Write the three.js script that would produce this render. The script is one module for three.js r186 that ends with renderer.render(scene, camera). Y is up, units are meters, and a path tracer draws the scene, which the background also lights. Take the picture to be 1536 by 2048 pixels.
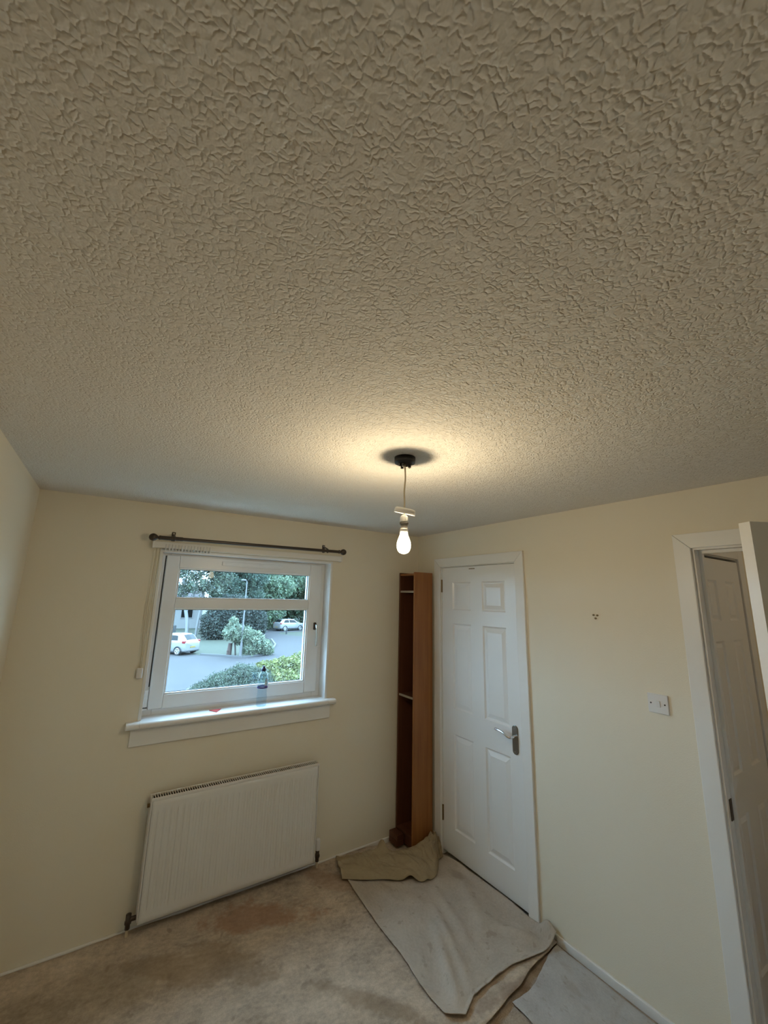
import * as THREE from 'three';
import { mergeGeometries, mergeVertices } from 'three/addons/utils/BufferGeometryUtils.js';
import { RoundedBoxGeometry } from 'three/addons/geometries/RoundedBoxGeometry.js';
import { ImprovedNoise } from 'three/addons/math/ImprovedNoise.js';

// ------------------------------------------------------------------ camera, sky, exposure
const scene = new THREE.Scene();
const renderer = new THREE.WebGLRenderer();
renderer.toneMapping = THREE.LinearToneMapping;
renderer.toneMappingExposure = 1.0;
renderer.shadowMap.enabled = true;

const camera = new THREE.PerspectiveCamera(102.65, 0.75, 0.03, 400);
camera.position.set(-2.2451, 1.7439, 2.8601);
const RAD = Math.PI / 180;
camera.rotation.set(11.867 * RAD, -33.26 * RAD, 1.3705 * RAD, 'YXZ');

const SKY = 17.5, SKY_RGB = [0.46, 0.78, 1.08];          // even overcast sky, a little brighter towards the zenith
const BULB = 0.79, BULB_RGB = [1.0, 0.81, 0.52];       // the bare bulb

const HALL = 0.26;                                      // the hall's ceiling lamp
let seed = 12345;
const rnd = () => { seed = (seed * 1664525 + 1013904223) >>> 0; return seed / 4294967296; };
const rr = (a, b) => a + (b - a) * rnd();
const clamp = (x, a = 0, b = 1) => Math.min(b, Math.max(a, x));
const sst = (a, b, x) => { const t = clamp((x - a) / (b - a)); return t * t * (3 - 2 * t); };
const mix = (a, b, t) => a + (b - a) * t;
const PN = new ImprovedNoise();
const fbm = (x, y, z, o = 4) => { let s = 0, a = 0.5; for (let i = 0; i < o; i++) { s += a * PN.noise(x, y, z + i * 7.3); x *= 2.03; y *= 2.03; a *= 0.5; } return s; };

{ // the overcast sky: air and cloud only
  const w = 256, h = 128, d = new Float32Array(w * h * 4);
  for (let j = 0; j < h; j++) for (let i = 0; i < w; i++) {
    const el = (j + 0.5) / h * Math.PI - Math.PI / 2, az = (i + 0.5) / w * 2 * Math.PI;
    const s = Math.max(0, Math.sin(el)), c = Math.cos(el);
    const cl = 1 + 0.12 * fbm(c * Math.cos(az) * 2.2 + 5, s * 4, c * Math.sin(az) * 2.2 + 3, 4);
    const L = SKY * (0.62 + 0.5 * s) * cl, k = (j * w + i) * 4;
    d[k] = L * SKY_RGB[0]; d[k + 1] = L * SKY_RGB[1]; d[k + 2] = L * SKY_RGB[2]; d[k + 3] = 1;
  }
  const t = new THREE.DataTexture(d, w, h, THREE.RGBAFormat, THREE.FloatType);
  t.mapping = THREE.EquirectangularReflectionMapping; t.magFilter = THREE.LinearFilter; t.needsUpdate = true;
  scene.background = t;
}

// ------------------------------------------------------------------ helpers
const used = {};
const numbered = (n) => { used[n] = (used[n] ?? -1) + 1; return used[n] ? n + '_' + String(used[n]).padStart(3, '0') : n; };
function tag(o, label, category, group, kind) {
  o.userData.label = label; o.userData.category = category;
  if (group) o.userData.group = group;
  if (kind) o.userData.kind = kind;
  return o;
}
function thing(name, label, category, [x, y, z] = [0, 0, 0], turn = 0, group, kind) {
  const o = new THREE.Group(); o.name = numbered(name); o.position.set(x, y, z); o.rotation.y = turn; scene.add(o);
  return tag(o, label, category, group, kind);
}
function part(name, geo, mat, parent, at) {
  const m = new THREE.Mesh(Array.isArray(geo) ? merge(geo) : geo, mat);
  m.name = parent ? name : numbered(name); m.castShadow = m.receiveShadow = true;
  if (at) m.position.set(...at);
  (parent ?? scene).add(m);
  return m;
}
function merge(list) { return mergeGeometries(list.map((g) => { const q = g.index ? g.toNonIndexed() : g; for (const k of Object.keys(q.attributes)) if (!['position', 'normal', 'uv'].includes(k)) q.deleteAttribute(k); return q; })); }
const B = (x0, x1, y0, y1, z0, z1) => new THREE.BoxGeometry(x1 - x0, y1 - y0, z1 - z0).translate((x0 + x1) / 2, (y0 + y1) / 2, (z0 + z1) / 2);
const RB = (x0, x1, y0, y1, z0, z1, r = 0.003, s = 2) => new RoundedBoxGeometry(x1 - x0, y1 - y0, z1 - z0, s, Math.min(r, (x1 - x0) / 2.01, (y1 - y0) / 2.01, (z1 - z0) / 2.01)).translate((x0 + x1) / 2, (y0 + y1) / 2, (z0 + z1) / 2);
const CY = (r0, r1, h, seg = 24) => new THREE.CylinderGeometry(r1, r0, h, seg);   // bottom radius, top radius
const tube = (pts, r, seg = 24, rs = 8) => new THREE.TubeGeometry(new THREE.CatmullRomCurve3(pts.map((p) => new THREE.Vector3(...p))), seg, r, rs);
const lathe = (pts, seg = 32) => new THREE.LatheGeometry(pts.map((p) => new THREE.Vector2(...p)), seg);
/** uv in metres from the position, by the way each face points */
function wuv(g, s = 1) {
  if (g.index) g = g.toNonIndexed();
  const p = g.attributes.position, n = g.attributes.normal, uv = new Float32Array(p.count * 2);
  for (let i = 0; i < p.count; i++) {
    const k = i - i % 3, ax = Math.abs(n.getX(k)), ay = Math.abs(n.getY(k)), az = Math.abs(n.getZ(k));
    const [u, v] = ay >= ax && ay >= az ? [p.getX(i), p.getZ(i)] : ax >= az ? [p.getZ(i), p.getY(i)] : [p.getX(i), p.getY(i)];
    uv[2 * i] = u * s; uv[2 * i + 1] = v * s;
  }
  g.setAttribute('uv', new THREE.BufferAttribute(uv, 2)); return g;
}
/** a flat slab with holes: outline and holes in (a, b), thickness along c from c0 to c1; axes 'xy' | 'zy' | 'xz' */
function slab(outline, holes, c0, c1, axes) {
  const sh = new THREE.Shape(outline.map((p) => new THREE.Vector2(...p)));
  for (const h of holes) sh.holes.push(new THREE.Path(h.map((p) => new THREE.Vector2(...p))));
  const g = new THREE.ExtrudeGeometry(sh, { depth: c1 - c0, bevelEnabled: false }), p = g.attributes.position;
  for (let i = 0; i < p.count; i++) {
    const a = p.getX(i), b = p.getY(i), c = p.getZ(i) + c0;
    if (axes === 'xy') p.setXYZ(i, a, b, c); else if (axes === 'zy') p.setXYZ(i, c, b, a); else p.setXYZ(i, a, c, b);
  }
  if (axes !== 'xy') for (let i = 0; i < p.count; i += 3) { const t = [p.getX(i), p.getY(i), p.getZ(i)]; p.setXYZ(i, p.getX(i + 1), p.getY(i + 1), p.getZ(i + 1)); p.setXYZ(i + 1, ...t); }
  g.deleteAttribute('normal'); g.computeVertexNormals();
  return wuv(g);
}
const rect = (a0, a1, b0, b1) => [[a0, b0], [a1, b0], [a1, b1], [a0, b1]];
/** a square float texture from a function of (u, v) -> [r, g, b] or a number */
function tex(n, f, srgb, rep, m = n) {
  const d = new Float32Array(n * m * 4);
  for (let j = 0; j < m; j++) for (let i = 0; i < n; i++) {
    const v = f((i + 0.5) / n, (j + 0.5) / m, i, j), k = (j * n + i) * 4;
    if (typeof v === 'number') d[k] = d[k + 1] = d[k + 2] = v; else { d[k] = v[0]; d[k + 1] = v[1]; d[k + 2] = v[2]; }
    d[k + 3] = 1;
  }
  const t = new THREE.DataTexture(d, n, m, THREE.RGBAFormat, THREE.FloatType);
  t.wrapS = t.wrapT = THREE.MirroredRepeatWrapping; t.magFilter = THREE.LinearFilter; t.needsUpdate = true;
  if (rep) t.repeat.set(...rep);
  return t;
}
const lin = (r, g, b) => new THREE.Color().setRGB(r, g, b);
const std = (c, roughness = 0.6, o = {}) => new THREE.MeshStandardMaterial({ color: c, roughness, ...o });
/** grid of points [row][col] -> a sheet of cloth with a real thickness */
function sheet(rows, thick, uvf) {
  const m = rows.length, n = rows[0].length, pos = [], uv = [], idx = [];
  for (let j = 0; j < m; j++) for (let i = 0; i < n; i++) { pos.push(...rows[j][i]); uv.push(...(uvf ? uvf(rows[j][i], i / (n - 1), j / (m - 1)) : [i / (n - 1), j / (m - 1)])); }
  for (let j = 0; j < m - 1; j++) for (let i = 0; i < n - 1; i++) { const a = j * n + i, b = a + 1, c = a + n, d = c + 1; idx.push(a, c, b, b, c, d); }
  let g = new THREE.BufferGeometry();
  g.setAttribute('position', new THREE.Float32BufferAttribute(pos, 3)); g.setIndex(idx); g.computeVertexNormals();
  const nr = g.attributes.normal.array, N = m * n, p2 = pos.slice(), u2 = uv.concat(uv);
  for (let i = 0; i < N; i++) for (let k = 0; k < 3; k++) p2.push(pos[3 * i + k] - nr[3 * i + k] * thick);
  const all = idx.slice();
  for (let i = 0; i < idx.length; i += 3) all.push(idx[i] + N, idx[i + 2] + N, idx[i + 1] + N);
  const rim = []; for (let i = 0; i < n; i++) rim.push(i); for (let j = 1; j < m; j++) rim.push(j * n + n - 1);
  for (let i = n - 2; i >= 0; i--) rim.push((m - 1) * n + i); for (let j = m - 2; j > 0; j--) rim.push(j * n);
  for (let k = 0; k < rim.length; k++) { const a = rim[k], b = rim[(k + 1) % rim.length]; all.push(a, b, a + N, b, b + N, a + N); }
  g = new THREE.BufferGeometry();
  g.setAttribute('position', new THREE.Float32BufferAttribute(p2, 3)); g.setAttribute('uv', new THREE.Float32BufferAttribute(u2, 2)); g.setIndex(all); g.computeVertexNormals();
  return g;
}
const ridge = (x, z, [ax, az], [bx, bz], h, w) => {   // a soft crease along a line
  const dx = bx - ax, dz = bz - az, L2 = dx * dx + dz * dz, t = clamp(((x - ax) * dx + (z - az) * dz) / L2);
  const px = x - ax - t * dx, pz = z - az - t * dz;
  return h * Math.exp(-(px * px + pz * pz) / (w * w)) * Math.sin(Math.PI * clamp(0.12 + 0.8 * t));
};

// ------------------------------------------------------------------ materials
const paintBump = tex(512, (u, v) => 0.5 + 0.5 * fbm(u * 90, v * 90, 1, 3), false, [2.2, 2.2]);
const M = {
  wall: std(lin(0.82, 0.75, 0.61), 0.85, { bumpMap: paintBump, bumpScale: 0.0006 }),
  white: std(lin(0.83, 0.815, 0.78), 0.42),
  gloss: std(lin(0.84, 0.83, 0.805), 0.3),
  upvc: std(lin(0.83, 0.835, 0.83), 0.3),
  radiator: std(lin(0.76, 0.74, 0.70), 0.38),
  plastic: std(lin(0.78, 0.77, 0.76), 0.35),
  steel: std(lin(0.55, 0.53, 0.50), 0.28, { metalness: 1 }),
  chrome: std(lin(0.75, 0.75, 0.76), 0.12, { metalness: 1 }),
  bronze: std(lin(0.075, 0.06, 0.05), 0.3, { metalness: 0.6 }),
  dark: std(lin(0.02, 0.018, 0.016), 0.6),
  black: std(lin(0.012, 0.012, 0.013), 0.4),
  rubber: std(lin(0.02, 0.022, 0.024), 0.7),
  brass: std(lin(0.22, 0.15, 0.07), 0.4, { metalness: 0.8 }),
  glass: new THREE.MeshPhysicalMaterial({ color: 0xffffff, roughness: 0, transmission: 1, thickness: 0, ior: 1.52 }),
  cream: std(lin(0.60, 0.52, 0.38), 0.5),
  edging: std(lin(0.34, 0.29, 0.23), 0.5),
  plate: std(lin(0.27, 0.25, 0.22), 0.32, { metalness: 1 }),
  zincShaded: std(lin(0.13, 0.125, 0.115), 0.6),  // raw steel inside the radiator, darkened to paint the shade between the slats
};
{ // ceiling: coarse pebbled plaster, cells of about 17 mm with creases between them
  const N = 2048, size = 1.75, cell = 0.0108, n = Math.round(size / cell), px = new Float32Array(n * n), py = new Float32Array(n * n);
  for (let i = 0; i < n * n; i++) { px[i] = rnd(); py[i] = rnd(); }
  const t = tex(N, (u, v) => {
    const wx = u * n, wy = v * n;
    const x = wx + 0.6 * PN.noise(wx * 0.5, wy * 0.5, 0.3) + 0.22 * PN.noise(wx * 2.1, wy * 2.1, 5.3), y = wy + 0.6 * PN.noise(wx * 0.5, wy * 0.5, 9.7) + 0.22 * PN.noise(wx * 2.1, wy * 2.1, 15.3);
    const ix = Math.floor(x), iy = Math.floor(y);
    let f1 = 9, f2 = 9, id = 0;
    for (let b = -1; b <= 1; b++) for (let a = -1; a <= 1; a++) {
      const cx = ((ix + a) % n + n) % n, cy = ((iy + b) % n + n) % n, k = cy * n + cx;
      const dx = ix + a + px[k] - x, dy = iy + b + py[k] - y, dd = Math.sqrt(dx * dx + dy * dy);
      if (dd < f1) { f2 = f1; f1 = dd; id = k; } else if (dd < f2) f2 = dd;
    }
    const crease = Math.min(1, Math.sqrt(Math.max(0, f2 - f1) / 0.5)), keep = sst(-0.38, 0.12, PN.noise(wx * 0.55, wy * 0.55, 22.1) + 0.35 * PN.noise(wx * 1.7, wy * 1.7, 30));
    return 0.16 + 0.5 * mix(0.8, crease, keep) + 0.3 * (px[id] - 0.5) * crease + 0.13 * PN.noise(wx * 1.1, wy * 1.1, 40) + 0.05 * PN.noise(wx * 4, wy * 4, 50);
  }, false, [1 / size, 1 / size]);
  M.ceiling = std(lin(0.79, 0.755, 0.70), 0.9, { bumpMap: t, bumpScale: 0.0052 });
  M.ceilingPlain = std(lin(0.79, 0.755, 0.70), 0.9, { bumpMap: paintBump, bumpScale: 0.0006 });
}
{ // stained beige carpet: colour of the pile with old stains and a diagonal brown streak, edges and grain of their own
  const blotch = (x, z, cx, cz, rx, rz, ang, k) => {
    const c = Math.cos(ang), s = Math.sin(ang), dx = x - cx, dz = z - cz, a = (dx * c + dz * s) / rx, b = (-dx * s + dz * c) / rz;
    const r = Math.sqrt(a * a + b * b) + 0.9 * fbm(x * 7 + cx * 9, z * 7, 3.1, 5) + 0.35 * fbm(x * 45, z * 45, 8, 3);
    return k * sst(1.05, 0.45, r);
  };
  const spots = []; for (let i = 0; i < 70; i++) spots.push([rr(-2.6, -0.2), rr(0.05, 1.4), rr(0.008, 0.03), rr(0.006, 0.018), rr(0, 3), rr(0.25, 0.6)]);
  M.carpet = std(0xffffff, 1, {
    map: tex(1024, (u, v) => {
      const x = -2.65 + u * 2.7, z = v * 1.5;
      const f = 1 + 0.32 * fbm(x * 60, z * 60, 1, 3) + 0.55 * fbm(x * 5, z * 5, 2, 4) + 0.38 * fbm(x * 19 + z * 7, z * 34 - x * 9, 12, 3) + 0.25 * fbm(x * 190, z * 190, 4, 2);
      let c = [0.495 * f, 0.395 * f, 0.30 * f];
      const put = (k, col) => { for (let q = 0; q < 3; q++) c[q] = mix(c[q], col[q] * (0.75 + 0.5 * f * 0.5), clamp(k)); };
      put(blotch(x, z, -1.30, 0.24, 0.36, 0.13, 0.5, 0.75), [0.36, 0.20, 0.115]);
      put(blotch(x, z, -1.62, 0.40, 0.42, 0.14, 0.6, 0.55), [0.30, 0.21, 0.13]);
      put(blotch(x, z, -0.80, 0.20, 0.25, 0.10, 0.9, 0.5), [0.35, 0.22, 0.14]);
      put(blotch(x, z, -1.02, 1.00, 0.36, 0.05, 0.9, 0.55), [0.28, 0.20, 0.13]);  // brown diagonal streak along the carpet fold
      put(blotch(x, z, -0.42, 1.30, 0.30, 0.05, 0.1, 0.6), [0.28, 0.20, 0.15]);
      put(blotch(x, z, -2.05, 0.30, 0.40, 0.20, 0.2, 0.4), [0.31, 0.24, 0.16]);
      for (const [sx, sz, a, b, g, k] of spots) if (Math.abs(x - sx) < 0.06 && Math.abs(z - sz) < 0.06) put(blotch(x, z, sx, sz, a, b, g, k), [0.24, 0.18, 0.13]);
      return c;
    }), bumpMap: tex(512, (u, v) => 0.5 + 0.5 * fbm(u * 110, v * 110, 6, 3), false, [3, 2]), bumpScale: 0.003,
  });
}
const clothTex = (base, sm, z0) => tex(768, (u, v) => {
  const f = 1 + 0.22 * fbm(u * 6, v * 6, z0, 4) + 0.16 * fbm(u * 60, v * 60, z0 + 2, 3) + 0.1 * fbm(u * 220, v * 220, z0 + 4, 2);
  const s = sm * sst(0.16, 0.36, fbm(u * 4 + 3, v * 4, z0 + 9, 5)), q = sm * 0.9 * sst(0.24, 0.33, fbm(u * 16, v * 16, z0 + 12, 4));
  const k = clamp(s + q);
  return [mix(base[0] * f, 0.30, k), mix(base[1] * f, 0.23, k), mix(base[2] * f, 0.165, k)];
});
const clothBump = tex(512, (u, v) => 0.5 + 0.5 * fbm(u * 150, v * 150, 16, 2), false, [2, 2]);
M.sheet = std(0xffffff, 0.95, { map: clothTex([0.49, 0.42, 0.345], 0.45, 3), bumpMap: clothBump, bumpScale: 0.001 });
M.greySheet = std(0xffffff, 0.95, { map: clothTex([0.49, 0.465, 0.44], 0.3, 33), bumpMap: clothBump, bumpScale: 0.002 });
M.khaki = std(0xffffff, 0.95, { map: clothTex([0.36, 0.285, 0.175], 0.2, 63), bumpMap: clothBump, bumpScale: 0.001 });
const woodTex = (c0, c1, z0) => tex(512, (u, v) => { const g = fbm(u * 40, v * 2.2, z0, 4) + 0.4 * fbm(u * 160, v * 3, z0 + 3, 2), k = clamp(0.5 + g); return c0.map((a, i) => mix(a, c1[i], k)); }, false);
M.wood = std(0xffffff, 0.5, { map: woodTex([0.235, 0.085, 0.02], [0.36, 0.145, 0.04], 2) });
M.woodDarkOrShaded = std(0xffffff, 0.55, { map: woodTex([0.075, 0.022, 0.009], [0.12, 0.04, 0.016], 12) });  // dark boards; also the bookcase inside, where the colour stands in for shade

// ------------------------------------------------------------------ the room
const W = 2.628, H = 2.285, F = -0.03, ZB = 3.5, XE = 1.4;
const wl = std(lin(0.82, 0.75, 0.61), 0.85, { bumpMap: paintBump, bumpScale: 0.0006 });
// window opening
const wx0 = -1.998, wx1 = -0.838, wy0 = 1.03, wy1 = 1.999;
const structure = (o, label, category) => tag(o, label, category, null, 'structure');
structure(part('wall_front', slab(rect(-W - 0.2, XE + 0.2, F - 0.2, H + 0.2), [rect(wx0, wx1, wy0 - 0.03, wy1)], -0.28, 0, 'xy'), M.wall), 'cream painted wall with the white framed window in it', 'wall');
structure(part('wall_left', slab(rect(0, ZB, F - 0.2, H + 0.2), [], -W - 0.2, -W, 'zy'), M.wall), 'cream painted wall along the left picture edge', 'wall');
structure(part('wall_back', slab(rect(-W - 0.2, XE + 0.2, F - 0.2, H + 0.2), [], ZB, ZB + 0.2, 'xy'), M.wall), 'cream painted wall behind the viewer', 'wall');
const d1 = { z0: 0.3155, z1: 1.0432 }, d2 = { z0: 2.069, z1: 2.805 }, OT = 2.022, LIN = 0.026;
structure(part('wall_right', slab(rect(0, ZB, F - 0.2, H + 0.2), [rect(d1.z0 - LIN, d1.z1 + LIN, F, OT), rect(d2.z0 - LIN, d2.z1 + LIN, F, OT)], 0, 0.11, 'zy'), wl), 'cream painted wall with the white cupboard door and light switch', 'wall');
structure(part('wall_hall_end', slab(rect(0, ZB, F - 0.2, H + 0.2), [], XE, XE + 0.2, 'zy'), M.wall), 'cream wall at the end of the hall outside the open door', 'wall');
structure(part('wall_hall', slab(rect(0.11, XE, F, H), [rect(0.215, 0.825, F, OT)], 1.88, 1.985, 'xy'), M.wall), 'cream hall wall holding the narrow panelled door', 'wall');
structure(part('floor', wuv(B(-W - 0.2, XE + 0.2, F - 0.2, F, -0.28, ZB + 0.2)), std(0xffffff, 1, { map: tex(768, (u, v) => { const f = 1 + 0.4 * fbm(u * 20, v * 20, 71, 4) + 0.35 * fbm(u * 160, v * 160, 72, 3), s = sst(0.05, 0.3, fbm(u * 5, v * 5, 75, 5)); return [mix(0.42, 0.30, s) * f, mix(0.33, 0.215, s) * f, mix(0.25, 0.145, s) * f]; }, false, [0.9, 0.9]), bumpMap: paintBump, bumpScale: 0.003 })), 'brown mottled fitted carpet showing between the loose sheets', 'floor');
{ // ceiling: textured field, plain plaster margin along the walls
  const mg = 0.0, c = part('ceiling', slab(rect(-W - 0.2, XE + 0.2, -0.28, ZB + 0.2), [], H, H + 0.2, 'xz'), M.ceiling);
  structure(c, 'off-white ceiling of coarse pebbled plaster', 'ceiling');
}
// skirting boards
const skirt = (geo, name, label) => structure(part(name, geo, M.white), label, 'skirting board');
skirt([RB(-W, 0, F, 0.012, 0, 0.014, 0.004)], 'baseboard_front', 'low white skirting along the wall under the radiator');
skirt([RB(-W, -W + 0.014, F, 0.012, 0.014, ZB, 0.004)], 'baseboard_left', 'low white skirting along the wall at the left picture edge');
skirt([RB(-0.014, 0, F, 0.012, d1.z1 + 0.082, d2.z0 - 0.07, 0.004)], 'baseboard_right', 'low white skirting between cupboard door and open doorway');
skirt([RB(-W + 0.014, -0.0, F, 0.012, ZB - 0.014, ZB, 0.004)], 'baseboard_back', 'low white skirting along the wall behind the viewer');

// ------------------------------------------------------------------ six-panel doors
/** concentric rings: moulded groove, then the raised field; centred on (0, 0), facing +z at z = 0 */
function panelGeo(w, h) {
  const rings = [[0, 0], [0.009, -0.009], [0.015, -0.0095], [Math.min(0.042, w * 0.24), -0.0015]], pos = [];
  const R = (k) => { const [i, z] = rings[k], a = w / 2 - i, b = h / 2 - i; return [[-a, -b, z], [a, -b, z], [a, b, z], [-a, b, z]]; };
  for (let k = 0; k < rings.length - 1; k++) { const p = R(k), q = R(k + 1); for (let i = 0; i < 4; i++) { const j = (i + 1) % 4; pos.push(...p[i], ...p[j], ...q[j], ...p[i], ...q[j], ...q[i]); } }
  const e = R(rings.length - 1); pos.push(...e[0], ...e[1], ...e[2], ...e[0], ...e[2], ...e[3]);
  const g = new THREE.BufferGeometry(); g.setAttribute('position', new THREE.Float32BufferAttribute(pos, 3));
  g.setAttribute('uv', new THREE.Float32BufferAttribute(new Float32Array(pos.length / 3 * 2), 2)); g.computeVertexNormals(); return g;
}
const ROWS = [[0.168, 0.785], [0.958, 1.568], [1.668, 1.878]];
/** leaf in the xy plane, x 0 (hinge) .. w, y 0.012 .. 1.993, thickness from -t to 0, front facing +z */
function doorLeaf(parent, w, cols, mat) {
  const t = 0.036, holes = [];
  for (const [a, b] of cols) for (const [c, d] of ROWS) holes.push(rect(a, b, c, d));
  const leaf = part('leaf', slab(rect(0, w, 0.003, 1.993), holes, -t, 0, 'xy'), mat, parent);
  for (const [a, b] of cols) for (const [c, d] of ROWS) {
    const g1 = panelGeo(b - a, d - c), g2 = panelGeo(b - a, d - c).rotateY(Math.PI).translate(0, 0, -t);
    part('panel', [g1, g2], mat, leaf, [(a + b) / 2, (c + d) / 2, 0]);
  }
  return leaf;
}
/** lever on a long rounded back plate; local: plate in xy plane facing +z, lever points to -x */
function lever(parent, x, y, z, back, sx = 1) {
  const sh = new THREE.Shape(), a = 0.019, b = 0.082;
  sh.absarc(0, b - a, a, 0, Math.PI); sh.absarc(0, -b + a, a, Math.PI, 2 * Math.PI);
  const plate = part('handle_plate', new THREE.ExtrudeGeometry(sh, { depth: 0.006, bevelEnabled: true, bevelSize: 0.002, bevelThickness: 0.002, bevelSegments: 2, curveSegments: 16 }), M.plate, parent, [x, y, z]);
  if (back) plate.rotation.y = Math.PI;
  part('lever', [tube([[0, 0.018, 0.004], [0, 0.018, 0.03], [-0.006 * sx, 0.018, 0.046], [-0.02 * sx, 0.021, 0.052], [-0.05 * sx, 0.034, 0.053], [-0.085 * sx, 0.04, 0.052], [-0.118 * sx, 0.041, 0.05]], 0.008, 40, 10), new THREE.SphereGeometry(0.008, 10, 8).translate(-0.118 * sx, 0.041, 0.05)], M.chrome, plate);
  part('screw', [CY(0.004, 0.003, 0.003, 10).rotateX(Math.PI / 2).translate(0, 0.066, 0.009), CY(0.004, 0.003, 0.003, 10).rotateX(Math.PI / 2).translate(0, -0.066, 0.009)], M.chrome, plate);
  return plate;
}
function architraves(g, z0, z1, x, side, top) { // casing boards round an opening in the wall_right plane, projecting to `side`
  const w = 0.07, t = 0.016 * side, X = (a, b) => [Math.min(x + a, x + b), Math.max(x + a, x + b)];
  const e = 0.008, a = z0 - e, b = z1 + e, c = top + e, [p, q] = X(0, t);
  for (const o of [[[a - w, F], [a, F], [a, c], [a - w, c + w]], [[b, F], [b + w, F], [b + w, c + w], [b, c]], [[a, c], [b, c], [b + w, c + w], [a - w, c + w]]]) {
    const n = o.length, sh = new THREE.Shape(o.map(([zz, yy]) => { const r = 0.0007; return new THREE.Vector2(zz, yy); }));
    const g2 = new THREE.ExtrudeGeometry(sh, { depth: q - p - 0.006, bevelEnabled: true, bevelThickness: 0.003, bevelSize: 0.003, bevelOffset: -0.0034, bevelSegments: 2 }), P2 = g2.attributes.position;
    for (let i = 0; i < P2.count; i++) P2.setXYZ(i, p + 0.003 + P2.getZ(i), P2.getY(i), P2.getX(i));
    const ix = g2.index; if (!ix) for (let i = 0; i < P2.count; i += 3) { const v = [P2.getX(i), P2.getY(i), P2.getZ(i)]; P2.setXYZ(i, P2.getX(i + 1), P2.getY(i + 1), P2.getZ(i + 1)); P2.setXYZ(i + 1, ...v); }
    g2.computeVertexNormals(); part('architrave', g2, M.white, g);
  }
}
function lining(g, z0, z1, x0, x1, top) {
  part('door_lining', [B(x0, x1, F, top + LIN, z0 - LIN, z0), B(x0, x1, F, top + LIN, z1, z1 + LIN), B(x0, x1, top, top + LIN, z0, z1)], M.white, g);
}
const TOP = 1.996;
{ // cupboard door, shut
  const g = thing('door_1', 'shut white six-panel cupboard door beside the tall wooden bookcase', 'door', [0, 0, 0], 0, null, 'structure');
  lining(g, d1.z0 - 0.003, d1.z1 + 0.003, 0, 0.11, TOP);
  part('door_stop_or_sheet', [B(0.042, 0.056, F, TOP, d1.z0 - 0.003, d1.z0 + 0.012), B(0.042, 0.056, F, TOP, d1.z1 - 0.012, d1.z1 + 0.003), B(0.042, 0.056, TOP - 0.015, TOP, d1.z0 + 0.012, d1.z1 - 0.012)], M.white, g);
  architraves(g, d1.z0, d1.z1, 0, -1, TOP - 0.004);
  const hold = new THREE.Group(); hold.position.set(0.004, 0, d1.z0); hold.rotation.y = -Math.PI / 2; hold.name = 'leaf_hung'; g.add(hold);
  const w = d1.z1 - d1.z0;
  doorLeaf(hold, w, [[0.118, 0.312], [0.424, 0.634]], M.gloss);
  lever(hold, 0.678, 0.897, 0, false);
  for (const y of [0.234, 1.851]) part('hinge', [CY(0.005, 0.005, 0.1, 10).translate(-0.003, y, 0.004), B(-0.010, 0.004, y - 0.05, y + 0.05, -0.002, 0.001)], M.brass, hold);
  part('catch_mark', [B(0.30, 0.36, 1.972, 1.978, -0.001, 0.0006)], M.brass, hold);
}
{ // bedroom door, standing open into the room
  const g = thing('door_2', 'white panelled door standing open into the room at the right edge', 'door', [0, 0, 0], 0, null, 'structure');
  lining(g, d2.z0, d2.z1, 0, 0.11, TOP);
  part('door_stop_or_sheet', [B(0.045, 0.06, F, TOP, d2.z0, d2.z0 + 0.014), B(0.045, 0.06, F, TOP, d2.z1 - 0.014, d2.z1), B(0.045, 0.06, TOP - 0.014, TOP, d2.z0 + 0.014, d2.z1 - 0.014)], M.white, g);
  architraves(g, d2.z0, d2.z1, 0, -1, TOP); architraves(g, d2.z0, d2.z1, 0.11, 1, TOP);
  part('strike_plate', [B(0.018, 0.042, 0.88, 0.96, d2.z0, d2.z0 + 0.002), B(0.024, 0.036, 0.9, 0.94, d2.z0 + 0.001, d2.z0 + 0.0025)], M.bronze, g);
  const hold = new THREE.Group(); hold.name = 'leaf_hung'; hold.position.set(-0.012, 0, 2.79); g.add(hold);
  // leaf runs from the hinge to (-0.67, 2.435): direction (-0.88, -0.475); its room side faces (-0.475, 0.88)
  hold.rotation.y = Math.atan2(0.487, -0.873);
  const w = 0.745;
  doorLeaf(hold, w, [[0.118, 0.318], [0.43, 0.638]], M.gloss);
  lever(hold, 0.69, 0.897, 0, false); lever(hold, 0.69, 0.897, -0.036, true, -1);
  part('latch_plate', [B(w, w + 0.001, 0.88, 0.96, -0.028, -0.008), B(w, w + 0.006, 0.905, 0.925, -0.024, -0.012)], M.steel, hold);
}
{ // narrow hall door seen through the doorway
  const g = thing('door_3', 'narrow white six-panel hall door seen through the open doorway', 'door', [0, 0, 0], 0, null, 'structure');
  part('door_lining', [B(0.215, 0.238, F, OT, 1.88, 1.985), B(0.802, 0.825, F, OT, 1.88, 1.985), B(0.238, 0.802, TOP + 0.012, OT, 1.88, 1.985)], M.white, g);
  part('door_stop_or_sheet', [B(0.238, 0.802, F, OT, 1.93, 1.945)], M.dark, g);  // full dark sheet behind the leaf, painting the gap above it dark
  for (const [a, b, c, d] of [[0.162, 0.232, F, 2.08], [0.808, 0.878, F, 2.08], [0.232, 0.808, TOP + 0.016, 2.08]]) part('architrave', [RB(a, b, c, d, 1.985, 2.0, 0.005)], M.white, g);
  const hold = new THREE.Group(); hold.name = 'leaf_hung'; hold.position.set(0.241, 0, 1.99); g.add(hold);
  doorLeaf(hold, 0.558, [[0.086, 0.216], [0.342, 0.472]], M.gloss);
}

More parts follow.
